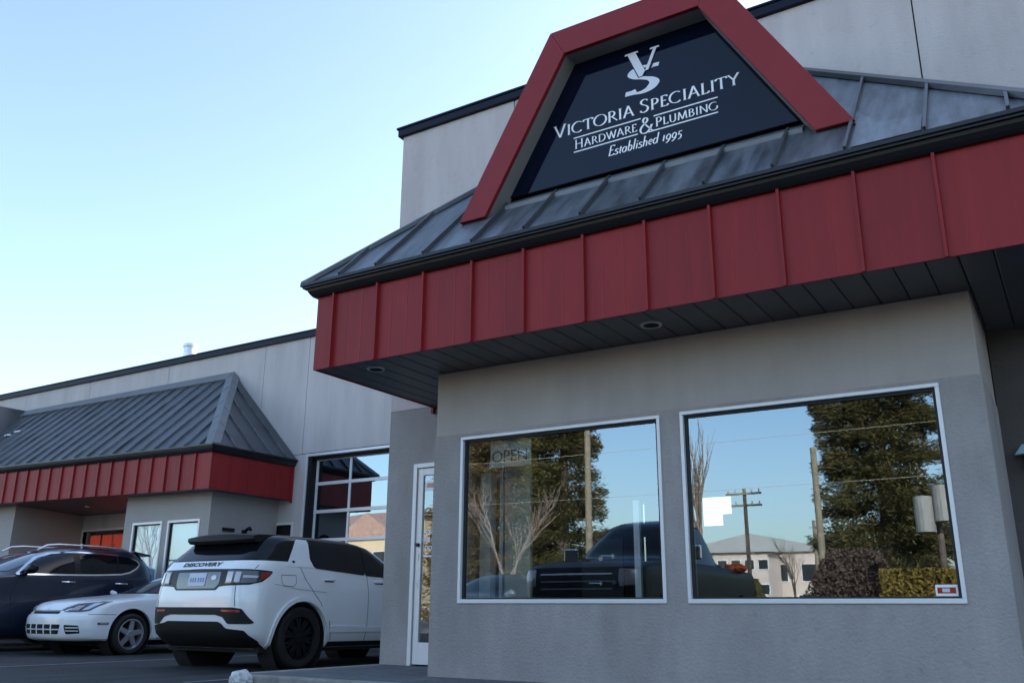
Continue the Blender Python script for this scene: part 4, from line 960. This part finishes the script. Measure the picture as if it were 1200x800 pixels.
patch('plate_recess', Re, rounded([(-.36, 1.115), (.40, 1.115), (.40, .98), (.34, .925), (-.34, .925), (-.36, .98)], .02), mt['lampdark'], suv, off=.007)
pl = patch('number_plate', Re, rounded([(-.135, 1.105), (.165, 1.105), (.165, .955), (-.135, .955)], .01), mt['plate'], suv, off=.014)
for i in range(6):
    a = -.105+.042*i+(.012 if i > 2 else 0)
    patch('plate_mark', Re, [(a, 1.05), (a+.026, 1.05), (a+.026, 1.0), (a, 1.0)], mt['plateink'], pl, off=.016, sink=.004)
patch('badge', Re, [(.30+.045*math.cos(a/8*math.pi), 1.05+.028*math.sin(a/8*math.pi)) for a in range(16)], mt['lampclear'], suv, off=.012)
p0, n0 = Re(0, 1.20)
tm = text_mesh('DISCOVERY', .085, 'lettering', bold=.003)
X = [v.co.x for v in tm.vertices]; k0, k1 = min(X), max(X)
for v in tm.vertices:
    p, n = Re(-.34+.68*(v.co.x-k0)/(k1-k0), 1.188+v.co.y*.74); v.co = Vector(p+n*(.006+v.co.z))
tm.materials.clear(); tm.materials.append(mt['ink']); link(bpy.data.objects.new('lettering', tm), suv)
seam('tailgate_gap', Wr, [(.86, 1.20), (.84, 1.15)], suv); seam('tailgate_gap', Wr, [(-.86, 1.20), (-.84, 1.15)], suv)
seam('tailgate_gap', Wr, [(.66, .97), (.69, .72)], suv); seam('tailgate_gap', Wr, [(-.66, .97), (-.69, .72)], suv)
patch('upper_cladding', Wr, rounded([(-.98, .71), (.66, .71), (.78, .695), (.86, .60), (.93, .54), (.88, .525), (.60, .525), (.52, .60), (.40, .625), (-.40, .625), (-.52, .60), (-.62, .515), (-.95, .515), (-1.0, .60)], .02), mt['blackplastic'], suv, off=.006)
for s in (-1, 1):
    patch('reflector', Wr, rounded([(s*.50, .685), (s*.76, .68), (s*.76, .655), (s*.50, .66)], .006), mt['lampred'], suv, off=.010)
patch('lower_cladding', Wr, rounded([(-.92, .47), (-.50, .53), (-.44, .55), (.44, .55), (.50, .53), (.56, .475), (.80, .455), (.90, .33), (.86, .252), (-.86, .252), (-.95, .33)], .02), mt['blackplastic'], suv, off=.010)
m = MB(); m.box(-.8, .8, .35, 4.2, .2, .32); m.build('underbody', mt['gap'], suv)
m = MB(); m.tube([(-.6, .9, .3), (.6, .9, .3)], .06, 10); m.box(-.5, .5, .40, .7, .22, .30); m.build('rear_axle', mt['gap'], suv)
place(suv, -9.17, 7.48, 0)

# ---------------------------------------------------------------- white coupe (front and left side seen)
cp = thing('white_coupe', 'low white coupe with pointed headlights and grey alloy wheels parked between two larger cars', 'car')
cpK = [(.215, .76, .35, 3.96, .4, .4, .40, .46), (.235, .80, .22, 4.04, .4, .4, .42, .48), (.29, .815, .10, 4.075, .4, .4, .42, .48), (.40, .825, .0, 4.10, .4, .4, .42, .48), (.54, .825, .0, 4.10, .4, .4, .42, .48),
 (.585, .825, .0, 4.085, .4, .4, .42, .48), (.61, .825, .0, 4.05, .4, .4, .42, .48), (.70, .82, .02, 4.0, .4, .4, .45, .50), (.775, .815, .05, 3.91, .4, .4, .5, .52), (.815, .81, .07, 3.74, .4, .4, .6, .54), (.85, .80, .1, 3.45, .4, .4, .7, .56), (.885, .78, .15, 3.10, .4, .4, .8, .6),
 (.915, .75, .22, 2.80, .4, .4, .7, .6), (.94, .72, .30, 2.62, .4, .4, .5, .5), (.97, .70, .42, 2.50, .4, .4, .45, .5), (1.08, .645, .75, 2.22, .4, .4, .45, .45), (1.20, .575, 1.1, 1.92, .3, .3, .4, .4), (1.28, .50, 1.3, 1.65, .15, .3, .15, .35), (1.31, .38, 1.38, 1.55, .07, .3, .07, .3)]
cs = Shape(cpK, bowr=.06, bowf=.11, taper=.045)
CW = [(.82, 3.09, .31), (-.82, 3.09, .31), (.82, .72, .31), (-.82, .72, .31)]
cz = list(np.linspace(.215, .58, 13))+[.59, .60, .61, .63, .66, .69, .72, .75, .78, .81, .83, .85, .87, .89, .905, .92, .9345]
cb = car_body('body', cs, cz, CW, .385, mt['coupe_paint'], cp)
cs.mesh([.9355, .97, 1.0, 1.04, 1.08, 1.12, 1.16, 1.20, 1.24, 1.265, 1.285, 1.30, 1.31]).build('greenhouse', mt['blackgloss'], cp, smooth=True)
for wv in CW: wheel(cp, .735 if wv[0] > 0 else -.735, wv[1], .31, .205, mt['rimgrey'], 5, .225)
cF = lambda v, z: cs.front(v, z); cL = lambda u, z: cs.side(u, z, -1); cR = lambda u, z: cs.side(u, z, 1)
def cW(s, z):      # arc length from the front centre, negative to the left side
    o, c = cs.poly(z); a = c[-1]-abs(s); v = np.interp(a, c, o[:, 0]); u = np.interp(a, c, o[:, 1]); i = min(max(np.searchsorted(c, a), 1), len(c)-1)
    t = o[i]-o[i-1]; t = t/(np.hypot(*t) or 1); n = np.array([t[1], -t[0]]); sg = 1 if s >= 0 else -1
    return np.array([v*sg, u, z]), np.array([n[0]*sg*.9, n[1]*.9, .35])
patch('windscreen', cW, rounded([(-.80, .955), (.80, .955), (.62, 1.22), (-.62, 1.22)], .05), mt['lightglass'], cp, off=.005)
for s in (-1, 1):
    hl = patch('headlight', cW, rounded([(s*.36, .665), (s*.44, .636), (s*.66, .638), (s*.78, .655), (s*.90, .765), (s*.91, .80), (s*.76, .80), (s*.52, .755)], .02), mt['lampdark'], cp, off=.006, step=.04)
    patch('lens', cW, rounded([(s*.49, .66), (s*.62, .66), (s*.66, .735), (s*.56, .73)], .015), mt['lampclear'], hl, off=.010, step=.04)
    patch('lens', cW, rounded([(s*.67, .66), (s*.76, .675), (s*.86, .775), (s*.75, .775)], .015), mt['chrome'], hl, off=.010, step=.04)
    patch('lens', cW, rounded([(s*.41, .652), (s*.46, .645), (s*.53, .69), (s*.48, .685)], .01), mt['chrome'], hl, off=.010, step=.04)
    mk = patch('side_marker', cW, rounded([(s*.98, .485), (s*1.17, .485), (s*1.17, .45), (s*.99, .45)], .012), mt['lampdark'], cp, off=.006)
    patch('amber_lens', cW, rounded([(s*1.03, .477), (s*1.15, .477), (s*1.15, .458), (s*1.03, .458)], .008), mt['lampclear'], mk, off=.009)
    fo = patch('fog_lamp', cW, rounded([(s*.50, .45), (s*.72, .44), (s*.74, .33), (s*.53, .315)], .02), mt['blackplastic'], cp, off=.005)
    for zz in (.40, .355): patch('trim_bar', cW, [(s*.53, zz), (s*.72, zz), (s*.72, zz+.014), (s*.53, zz+.014)], mt['coupe_paint'], fo, off=.010)
    # turn seams
    seam('panel_gap', cW, [(s*.80, .605), (s*1.05, .605), (s*1.25, .60)], cp, wd=.007)
    seam('bonnet_gap', cW, [(s*.345, .67), (s*.50, .765), (s*.66, .83), (s*.78, .90)], cp, wd=.006)
patch('grille', cW, rounded([(-.34, .648), (.34, .648), (.33, .610), (-.33, .610)], .012), mt['blackplastic'], cp, off=.006)
seam('bonnet_gap', cW, [(-.37, .66), (.37, .66)], cp, wd=.006)
patch('badge', cW, [(.045*math.cos(a/8*math.pi), .695+.018*math.sin(a/8*math.pi)) for a in range(16)], mt['chrome'], cp, off=.008, step=.03)
it = patch('lower_intake', cW, rounded([(-.44, .455), (.44, .455), (.40, .315), (-.40, .315)], .02), mt['gap'], cp, off=.004)
for v in (-.26, -.09, .09, .26): patch('grille_bar', cW, [(v-.011, .455), (v+.011, .455), (v+.011, .318), (v-.011, .318)], mt['coupe_paint'], it, off=.011)
patch('grille_bar', cW, [(-.42, .388), (.42, .388), (.42, .372), (-.42, .372)], mt['coupe_paint'], it, off=.012)
patch('side_window', cL, rounded([(1.15, .95), (2.32, .95), (1.85, 1.20), (1.35, 1.22)], .04), mt['carglass'], cp, off=.005)
patch('side_window', cR, rounded([(1.15, .95), (2.32, .95), (1.85, 1.20), (1.35, 1.22)], .04), mt['carglass'], cp, off=.005)
for s, fn in ((-1, cL), (1, cR)):
    seam('door_gap', fn, [(2.45, .93), (2.48, .6), (2.46, .28)], cp)
    patch('side_skirt', fn, rounded([(1.15, .22), (2.64, .22), (2.64, .26), (1.15, .26)], .02), mt['coupe_paint'], cp, off=.012, sink=.03)
    m = MB(); m.tube([(s*.72, 2.36, .955), (s*.80, 2.36, .96), (s*.86, 2.34, .965), (s*.91, 2.33, .96)], [.02, .035, .04, .02], 10); m.build('wing_mirror', mt['coupe_paint'], cp, smooth=True)
m = MB(); m.box(-.5, .5, .4, 3.4, .13, .25); m.build('underbody', mt['gap'], cp)
place(cp, -13.74, 12.50, math.pi)

# ---------------------------------------------------------------- dark blue SUV (left side seen above the coupe)
ds = thing('dark_blue_suv', 'dark blue sport utility car with chrome window line and roof rails at the left edge', 'car')
dsK = [(.26, .86, .25, 4.2, .35, .35, .5, .5), (.35, .90, .12, 4.32, .35, .35, .5, .5), (.60, .92, .02, 4.42, .35, .35, .5, .5), (.90, .92, .0, 4.40, .35, .35, .6, .55), (1.05, .915, .0, 4.28, .35, .35, .7, .6), (1.15, .91, .01, 4.02, .35, .35, .7, .6),
 (1.20, .905, .02, 3.55, .35, .35, .7, .6), (1.24, .89, .03, 3.28, .35, .35, .5, .4), (1.32, .86, .05, 3.08, .35, .35, .5, .4), (1.45, .81, .08, 2.76, .35, .35, .5, .4), (1.58, .745, .16, 2.42, .35, .35, .5, .4), (1.65, .70, .22, 2.2, .35, .35, .5, .4), (1.70, .65, .27, 2.0, .3, .3, .4, .4), (1.74, .55, .36, 1.8, .3, .3, .3, .3), (1.76, .38, .55, 1.6, .3, .3, .3, .3)]
dh = Shape(dsK, bowr=.05, taper=.03)
DW = [(.92, 3.55, .36), (-.92, 3.55, .36), (.92, .88, .36), (-.92, .88, .36)]
car_body('body', dh, list(np.linspace(.26, 1.30, 24))+[1.36, 1.42, 1.48, 1.54, 1.58, 1.62, 1.65, 1.68, 1.70, 1.72, 1.735, 1.75, 1.76], DW, .42, mt['blue_paint'], ds)
for wv in DW: wheel(ds, .80 if wv[0] > 0 else -.80, wv[1], .355, .23, mt['rimgrey'], 5, .24)
def dW(s, z):
    o, c = dh.poly(z); a = c[-1]-abs(s); v = np.interp(a, c, o[:, 0]); u = np.interp(a, c, o[:, 1]); i = min(max(np.searchsorted(c, a), 1), len(c)-1)
    t = o[i]-o[i-1]; t = t/(np.hypot(*t) or 1); n = np.array([t[1], -t[0]]); sg = 1 if s >= 0 else -1
    return np.array([v*sg, u, z]), np.array([n[0]*sg, n[1], .4])
patch('windscreen', dW, rounded([(-.86, 1.27), (.86, 1.27), (.70, 1.64), (-.70, 1.64)], .05), mt['lightglass'], ds, off=.006)
patch('rear_window', lambda s, z: dh.wrap(s, z), rounded([(-.75, 1.26), (.75, 1.26), (.6, 1.60), (-.6, 1.60)], .05), mt['carglass'], ds, off=.006)
for s in (-1, 1):
    fn = (lambda u, z, s=s: dh.side(u, z, s))
    dlo = [(2.86, 1.232), (2.62, 1.40), (2.40, 1.53), (2.15, 1.61), (1.90, 1.640), (1.65, 1.650), (1.2, 1.645), (.70, 1.625), (.52, 1.55), (.48, 1.49), (.56, 1.41), (.72, 1.33), (.90, 1.292), (1.4, 1.262), (2.0, 1.245)]
    wn = patch('side_window', fn, dlo, mt['carglass'], ds, off=.012, step=.06)
    seam('chrome_trim', fn, dlo+[dlo[0]], wn, wd=.026, off=.018, m=mt['chrome'])
    patch('window_post', fn, [(1.82, 1.25), (1.70, 1.255), (1.69, 1.645), (1.80, 1.642)], mt['blackgloss'], wn, off=.016)
    patch('window_post', fn, [(.98, 1.29), (.93, 1.295), (.90, 1.63), (.95, 1.63)], mt['blackgloss'], wn, off=.015)
    seam('door_gap', fn, [(1.74, 1.24), (1.72, .9), (1.72, .40)], ds); seam('door_gap', fn, [(2.80, 1.2), (2.92, .9), (2.85, .45)], ds); seam('door_gap', fn, [(.80, 1.28), (.86, 1.1), (1.05, .85)], ds)
    for hu in (1.82, .78):
        m = MB(); pts = []
        for i in range(9):
            t = i/8; p, n = fn(hu+.24*t, 1.125); pts.append(tuple(p+n*(.012+.035*math.sin(math.pi*t)**.5)))
        m.tube(pts, .016, 8); m.build('door_handle', mt['chrome'], ds, smooth=True)
    m = MB(); m.tube([(s*.86, 2.72, 1.27), (s*.96, 2.70, 1.30), (s*1.06, 2.68, 1.32), (s*1.12, 2.67, 1.31)], [.04, .07, .085, .05], 10); m.build('wing_mirror', mt['blackgloss'], ds, smooth=True)
    m = MB(); zr = lambda u: 1.775-.02*abs(u-1.5)
    m.tube([(s*.56, 2.36, 1.66), (s*.56, 2.2, 1.745), (s*.56, 1.98, 1.77), (s*.56, 1.2, 1.78), (s*.56, .72, 1.76), (s*.56, .52, 1.70)], [.02, .02, .019, .019, .02, .022], 8)
    m.tube([(s*.56, 1.55, 1.73), (s*.56, 1.55, 1.81)], .02, 8); m.build('roof_rail', mt['galv'], ds, smooth=True)
m = MB(); m.prism([(-.66, .16, 1.685), (-.62, .50, 1.74), (.62, .50, 1.74), (.66, .16, 1.685), (.5, .11, 1.685), (-.5, .11, 1.685)], (0, 0, -.03)); m.build('spoiler', mt['blue_paint'], ds, bevel=.01)
m = MB(); m.box(-.8, .8, .3, 4.0, .2, .34); m.build('underbody', mt['gap'], ds)
m = MB(); m.tube([(0, .62, 1.74), (0, .50, 1.90)], [.012, .006], 6); m.build('aerial', mt['blackplastic'], ds)
place(ds, -15.92, 11.50, math.pi)

mc = thing('maroon_car', 'dark maroon car mostly hidden behind the dark blue car, only its roof showing', 'car')
car_body('body', dh, list(np.linspace(.26, 1.20, 22)), DW, .42, mt['maroon_paint'], mc)
dh.mesh([1.2005, 1.28, 1.36, 1.42, 1.48, 1.54, 1.56]).build('greenhouse', mt['carglass'], mc, smooth=True)
dh.mesh([1.5605, 1.60, 1.64, 1.67, 1.70, 1.72, 1.735, 1.75, 1.76]).build('roof', mt['maroon_paint'], mc, smooth=True)
for wv in DW: wheel(mc, .80 if wv[0] > 0 else -.80, wv[1], .355, .23, mt['rimgrey'], 5, .24)
place(mc, -18.6, 12.7, math.pi)

# ================================================================== small things on the ground
sn = thing('snow_clump', 'small pale lump of dirty snow at the corner of the raised pavement', 'snow', (-6.5, 5.9, 0))
def lump(c, r, seed, sq=.7, n=14):
    rnd = random.Random(seed); bm = bmesh.new(); bmesh.ops.create_icosphere(bm, subdivisions=4, radius=1)
    ph = [(rnd.uniform(1.5, 4), Vector((rnd.uniform(-1, 1), rnd.uniform(-1, 1), rnd.uniform(-1, 1))), rnd.uniform(0, 6)) for _ in range(7)]
    mb = MB()
    for v in bm.verts:
        d = 1+sum(.07*math.sin(k*4*v.co.dot(a)+p) for k, a, p in ph); v.co = Vector((v.co.x*r*d, v.co.y*r*d, v.co.z*r*sq*d))
    V = [v.co+Vector(c) for v in bm.verts]; F = [tuple(x.index for x in f.verts) for f in bm.faces]; bm.free(); mb.add(V, F); return mb
lump((-6.50, 5.90, .10), .095, 3).build('snow', mt['snow'], sn, smooth=True)
lump((-6.56, 5.97, .12), .05, 5).build('snow', mt['snow'], sn, smooth=True)
lf = MB(); c0 = Vector((-6.645, 6.02, .15))
for i in range(7):
    a0, a1 = i/7*6.283, (i+1)/7*6.283
    lf.quad(c0, c0+Vector((.06*math.cos(a0), .045*math.sin(a0), .02*math.cos(3*a0)-.012)), c0+Vector((.06*math.cos(a1), .045*math.sin(a1), .02*math.cos(3*a1)-.012)))
tag(lf.build('dead_leaf', mt['leafb']), 'curled brown dead leaf lying on the kerb beside the snow lump', 'leaf')

# ================================================================== across the lot: what the glass reflects
def leaf_cards(P, size, rnd, D=None, asp=.35):
    n = len(P); g = np.random.default_rng(rnd.randrange(10**6)); P = np.array([tuple(p) for p in P])
    a = g.normal(size=(n, 3))
    if D is not None: a = a*.45+np.array(D)
    a /= np.linalg.norm(a, axis=1)[:, None]; b = np.cross(a, g.normal(size=(n, 3))); b /= np.linalg.norm(b, axis=1)[:, None]
    sz = (size*g.uniform(.6, 1.35, n))[:, None]
    V = np.stack([P-a*sz, P+b*sz*asp, P+a*sz, P-b*sz*asp], 1).reshape(-1, 3)
    m = MB(); m.v = V.tolist(); m.f = np.arange(4*n).reshape(-1, 4).tolist(); return m
def conifer(label, x, y, h, r, m, seed, n=9000, base=.06, size=.16, shape=.8, nbr=230):
    rnd = random.Random(seed); t = thing('conifer_tree', label, 'tree', (x, y, 0), 'evergreen trees across the street')
    MB().tube([(x, y, 0), (x+.1, y, h*.5), (x, y, h*.97)], [.32, .2, .03], 10).build('trunk', mt['bark'], t)
    P = []; D = []
    nb = int(nbr); per = n//nb
    for i in range(nb):
        q = rnd.random()**.85; z = h*(base+(1-base)*q); L = r*((1-q)**shape)*rnd.uniform(.70, 1.12)+.2; a = rnd.uniform(0, 6.283)
        ca, sa = math.cos(a), math.sin(a)
        for k in range(per):
            f = rnd.random()**.55; d = L*f; lat = rnd.gauss(0, .17*L*(1.15-f)+.10); zz = z-.28*d+.16*d*d/L+rnd.gauss(0, .15)-.12*abs(lat)
            P.append((x+d*ca-lat*sa, y+d*sa+lat*ca, max(.2, zz))); w_ = lat*1.2; D.append((ca-w_*sa, sa+w_*ca, -.25+.3*f))
    leaf_cards(P, size, rnd, D, .17).build('crown', m, t)
    return t
def bare_tree(label, x, y, h, seed, spread=.5, m=None, group=None, up=.5):
    rnd = random.Random(seed); t = thing('bare_tree', label, 'tree', (x, y, 0), group)
    tr = MB(); cr = MB()
    def grow(p, d, L, r, lv, mb):
        q = p+d*L*.5+Vector((rnd.gauss(0, .04), rnd.gauss(0, .04), 0))*L; e = p+d*L
        mb.tube([p, q, e], [r, r*.8, r*.55], 5 if lv < 2 else 3, cap=False)
        if lv >= 5: return
        for k in range(3 if lv < 4 else 2):
            nd = (d+Vector((rnd.gauss(0, spread), rnd.gauss(0, spread), rnd.uniform(0, up)))).normalized()
            grow(e if k == 0 else p+d*L*rnd.uniform(.5, 1), nd, L*rnd.uniform(.62, .85), r*.55, lv+1, cr)
    grow(Vector((x, y, 0)), Vector((0, 0, 1)), h*.28, h*.016+.03, 0, tr)
    tr.build('trunk', mt['twig'], t); cr.build('crown', mt['twig'], t); return t
def pole(label, x, y, h, arms, r=.14):
    t = thing('utility_pole', label, 'pole', (x, y, 0), 'utility poles across the street')
    MB().tube([(x, y, 0), (x, y, h)], [r, r*.75], 10).build('shaft', mt['pole'], t)
    for z in arms:
        B('crossarm', mt['pole'], t, (x-1.1, x+1.1, y+r, y+r+.1, z, z+.12))
        for k in (-.95, -.5, .5, .95): MB().lathe([(0, .03), (.12, .05), (.2, .02)], 8, (x+k, y+r+.05, z+.12), 'Z').build('insulator', mt['galv'], t)
    return t
conifer('tall dark evergreen across the street, mirrored in the right shop window', -6.6, -25, 17, 3.0, mt['conifer'], 1, 160000, .03, .13, .42, 420)
conifer('brown green cedar across the street, mirrored in the left shop window', -24.5, -25, 15, 3.6, mt['cedar'], 2, 140000, .02, .13, .42, 480)
conifer('dark slim evergreen beside the brown cedar, mirrored in the left window', -20.8, -24, 17, 2.3, mt['conifer'], 3, 110000, .02, .13, .42, 420)
conifer('low cedar at the far left of the mirrored row of trees', -29.5, -27, 12, 3.4, mt['cedar'], 4, 70000, .02, .15, .42, 420)
bare_tree('bare spreading tree on the lot edge, mirrored in the left shop window', -15.0, -10, 5.6, 5, .34)
bare_tree('tall upright bare tree mirrored at the left of the right shop window', -12.6, -20, 9.5, 6, .14, up=.9)
bare_tree('bare tree mirrored in the left bay windows', -75, -32, 12, 9, .35)
bare_tree('small bare tree before the pale building', -15.5, -44, 6, 10, .3)
pole('plain leaning wooden pole beside the tall evergreen', -8.0, -20, 6.6, [])
pole('wooden pole with two crossarms, mirrored mid right window', -17.0, -40, 8.0, [6.9, 7.6])
pole('tall wooden pole in front of the slim evergreen', -15.3, -16, 10, [9.4])
pole('short far pole near the pale building', -14.5, -46, 6.5, [])
tb = thing('transformer_pole', 'pole with two grey transformer cans beside the tall evergreen', 'pole', (-3.5, -16, 0))
MB().tube([(-3.62, -16.35, 0), (-3.62, -16.35, 4.5)], .10, 10).build('shaft', mt['bark'], tb)
for dx, z in ((-.42, 3.05), (.12, 3.35)): MB().lathe([(0, 0), (0, .28), (1.05, .28), (1.1, 0)], 16, (-3.5+dx, -15.8, z), 'Z').build('transformer', mt['can'], tb)
wr = thing('overhead_wires', 'thin utility wires strung across the street before the evergreens', 'wires', (-10, -18, 8))
for i, (z0, z1) in enumerate(((7.0, 7.6), (5.3, 5.9))):
    MB().tube([(-45+80*t/16, -17, z0+(z1-z0)*t/16-1.2*math.sin(math.pi*t/16)*.6) for t in range(17)], .006, 4).build('wire', mt['board'], wr)
def shrub(label, name, x0, x1, y0, y1, h, m, seed, n):
    rnd = random.Random(seed); t = thing(name, label, 'hedge' if name == 'clipped_hedge' else 'shrub', ((x0+x1)/2, (y0+y1)/2, 0))
    P = []
    for _ in range(n):
        a, b, c = rnd.random(), rnd.random(), rnd.random()**.6
        if name != 'clipped_hedge': a = .5+(a-.5)*(1-.6*c*c); b = .5+(b-.5)*(1-.6*c*c)
        P.append(Vector((x0+(x1-x0)*a, y0+(y1-y0)*b, h*c)))
    leaf_cards(P, .075, rnd, None, .5).build('foliage', m, t)
    mb = MB()
    for k in range(10): a = rnd.uniform(x0+.1, x1-.1); mb.tube([(a, (y0+y1)/2, 0), (a+rnd.uniform(-.2, .2), (y0+y1)/2, h*.7)], .02, 5)
    mb.build('stem', mt['bark'], t)
shrub('clipped olive hedge across the street', 'clipped_hedge', -5.2, -3.2, -15.6, -14.6, 1.95, mt['hedge'], 1, 16000)
shrub('brown leafless shrub beside the olive hedge', 'shrub', -8.8, -5.3, -22, -19, 2.9, mt['shrub'], 2, 22000)
shrub('orange brown conical shrub beyond the transformer pole', 'shrub', -3.2, -2.2, -16.2, -15.2, 2.9, mt['cedar'], 3, 9000)
shrub('dark bush by the mirrored white building', 'shrub', -14.6, -13.2, -31, -29.5, 2.3, mt['conifer'], 4, 9000)
def building(name, label, x0, x1, y0, y1, h, m, mr, peak, wins, hip=False):
    t = thing(name, label, 'building', ((x0+x1)/2, y1, 0))
    B('wall', m, t, (x0, x1, y0, y1, 0, h))
    ym = (y0+y1)/2; e = .5; mb = MB()
    if hip:
        hx = (y1-y0)/2; mb.add([(x0-e, y0-e, h), (x1+e, y0-e, h), (x1+e, y1+e, h), (x0-e, y1+e, h), (x0+hx, ym, h+peak), (x1-hx, ym, h+peak)], [(0, 1, 5, 4), (1, 2, 5), (2, 3, 4, 5), (3, 0, 4), (3, 2, 1, 0)])
    else:
        xm = (x0+x1)/2; mb.prism([(x0-e, y0, h+.003), (x1+e, y0, h+.003), (xm, y0, h+peak)], (0, y1-y0+.4, 0))
    mb.build('roof', mr, t, recalc=True)
    for (a, b, c, d) in wins:
        f = B('window', mt['alu'], t, (a-.08, b+.08, y1-.02, y1+.05, c-.08, d+.08)); B('pane', mt['darkwin'], f, (a, b, y1+.05, y1+.06, c, d))
    return t
building('warehouse', 'pale industrial building with a low gable far across the street', -31, -16.5, -80, -62, 5.6, mt['bld_white'], mt['roofgrey'], 1.6, [(-30+2.6*k, -28.6+2.6*k, 3.3, 4.6) for k in range(5)]+[(-29+3*k, -27.4+3*k, .6, 2.2) for k in range(4)])
building('office_block', 'pale flat roofed block standing before the industrial building', -25.6, -21.2, -61.5, -58, 5.4, mt['bld_white'], mt['roofgrey'], .25, [(-25.2+1.1*k, -24.5+1.1*k, z, z+.7) for k in range(4) for z in (2.2, 4.1)])
building('apartment_house', 'cream building with brown hipped roof far across the street', -76, -50, -58, -42, 9.0, mt['bld_cream'], mt['rooftile'], 2.2, [(-74+2.8*k, -72.6+2.8*k, z, z+1.5) for k in range(9) for z in (1.2, 4.2, 7.0)], True)
for gx in (-70, -61.5, -54):
    pass
building('gable_house', 'small cream house with brown gable before the larger one', -60.5, -53.5, -41.8, -38, 7.2, mt['bld_cream'], mt['rooftile'], 2.4, [(-59, -57.5, 4.5, 6.0), (-56.2, -54.7, 4.5, 6.0)])

def simple_car(name, label, cat, keys, zb, zt, wheels, rt, paint, x, y, rz, tr=None):
    c = thing(name, label, cat); s = Shape(keys)
    car_body('body', s, zb, wheels, rt*1.15, paint, c); s.mesh(zt).build('greenhouse', mt['carglass'], c, smooth=True)
    for wv in wheels: wheel(c, (abs(wv[0])-.12)*(1 if wv[0] > 0 else -1), wv[1], rt, .22, mt['rimgrey'], 5)
    return c, s
# black pickup, mirrored in the left window, nose to the shop
pk = [(.45, .90, .3, 5.3, .2, .2, .3, .3), (.6, .98, .05, 5.5, .2, .2, .3, .3), (1.0, 1.0, .0, 5.55, .2, .2, .3, .3), (1.15, 1.0, .0, 5.5, .2, .2, .3, .3), (1.22, .97, .02, 5.2, .2, .2, .5, .5), (1.27, .93, 1.9, 4.2, .1, .1, .5, .4), (1.34, .90, 1.92, 3.95, .1, .1, .4, .3), (1.6, .80, 2.0, 3.55, .15, .15, .4, .3), (1.80, .72, 2.1, 3.2, .2, .2, .4, .3), (1.88, .6, 2.25, 2.95, .2, .2, .3, .3), (1.90, .4, 2.4, 2.8, .2, .2, .2, .2)]
Q = 1.16
pk = [(k[0]*Q,)+k[1:] for k in pk]
pt, ps = simple_car('black_pickup', 'black pickup truck parked facing the shop, mirrored in the left shop window', 'truck', pk, list(np.linspace(.45, 1.26, 20)*Q), [z*Q for z in (1.2605, 1.30, 1.36, 1.45, 1.55, 1.65, 1.74, 1.80, 1.84, 1.87, 1.89, 1.90)], [(.98, 4.45, .47), (-.98, 4.45, .47), (.98, 1.05, .47), (-.98, 1.05, .47)], .47, mt['black_paint'], 0, 0, 0)
pF = lambda v, z: ps.front(v, z*Q)
gr = patch('grille', pF, rounded([(-.62, 1.12), (.62, 1.12), (.58, .78), (-.58, .78)], .03), mt['blackplastic'], pt, off=.01)
for z in (.86, .95, 1.04): patch('grille_bar', pF, [(-.58, z), (.58, z), (.58, z+.02), (-.58, z+.02)], mt['rimgrey'], gr, off=.02)
for s in (-1, 1):
    patch('headlight', pF, rounded([(s*.68, 1.12), (s*.90, 1.10), (s*.90, .92), (s*.68, .90)], .03), mt['lampclear'], pt, off=.01)
    m = MB(); m.box(min(s*.98, s*1.22), max(s*.98, s*1.22), 3.55, 3.63, 1.50, 1.72); m.build('wing_mirror', mt['chrome'], pt, bevel=.02)
B('bumper', mt['blackplastic'], pt, (-.95, .95, 5.45, 5.62, 0.62, .86), bevel=.04)
place(pt, -6.35, -3.6, 0)
rag = thing('orange_cloth', 'orange cloth lying over the side of the black pickup bed', 'cloth', (-5.5, -2.6, 1.4))
lump((-5.5, -2.6, 1.47), .22, 9, .4).build('cloth', mt['orange'], rag, smooth=True)
sk_ = [(.22, .8, .2, 4.3, .3, .3, .5, .5), (.5, .88, .0, 4.5, .3, .3, .5, .5), (.85, .88, .05, 4.3, .3, .3, .6, .6), (.95, .84, .15, 3.6, .3, .3, .6, .5), (1.0, .80, .3, 3.2, .3, .3, .5, .4), (1.25, .68, .7, 2.6, .3, .3, .4, .4), (1.40, .55, 1.0, 2.2, .2, .3, .3, .3), (1.45, .35, 1.2, 2.0, .2, .3, .2, .2)]
cars2 = [('silver_sedan', 'silver white saloon car beside the black pickup, mirrored at the left window edge', -10.6, -4.6, 0, 'silver_paint'), ('silver_sedan', 'pale saloon parked far away before the warehouse', -17.6, -48, .2, 'silver_paint'), ('red_sedan', 'dark car parked right of the pale saloon before the warehouse', -15.0, -49, .1, 'blue_paint')]
for nm, lb, x, y, rz, pm in cars2:
    c, s_ = simple_car(nm if nm != 'red_sedan' else 'dark_sedan', lb, 'car', sk_, list(np.linspace(.22, .96, 14)), [.9605, 1.02, 1.1, 1.2, 1.28, 1.34, 1.39, 1.42, 1.45], [(.88, 3.6, .31), (-.88, 3.6, .31), (.88, .85, .31), (-.88, .85, .31)], .31, mt[pm], 0, 0, 0)
    for s in (-1, 1):
        m = MB(); m.tube([(s*.80, 3.0, 1.0), (s*.95, 2.98, 1.03), (s*1.02, 2.97, 1.02)], [.04, .09, .05], 8); m.build('wing_mirror', mt[pm], c, smooth=True)
    place(c, x, y, rz)
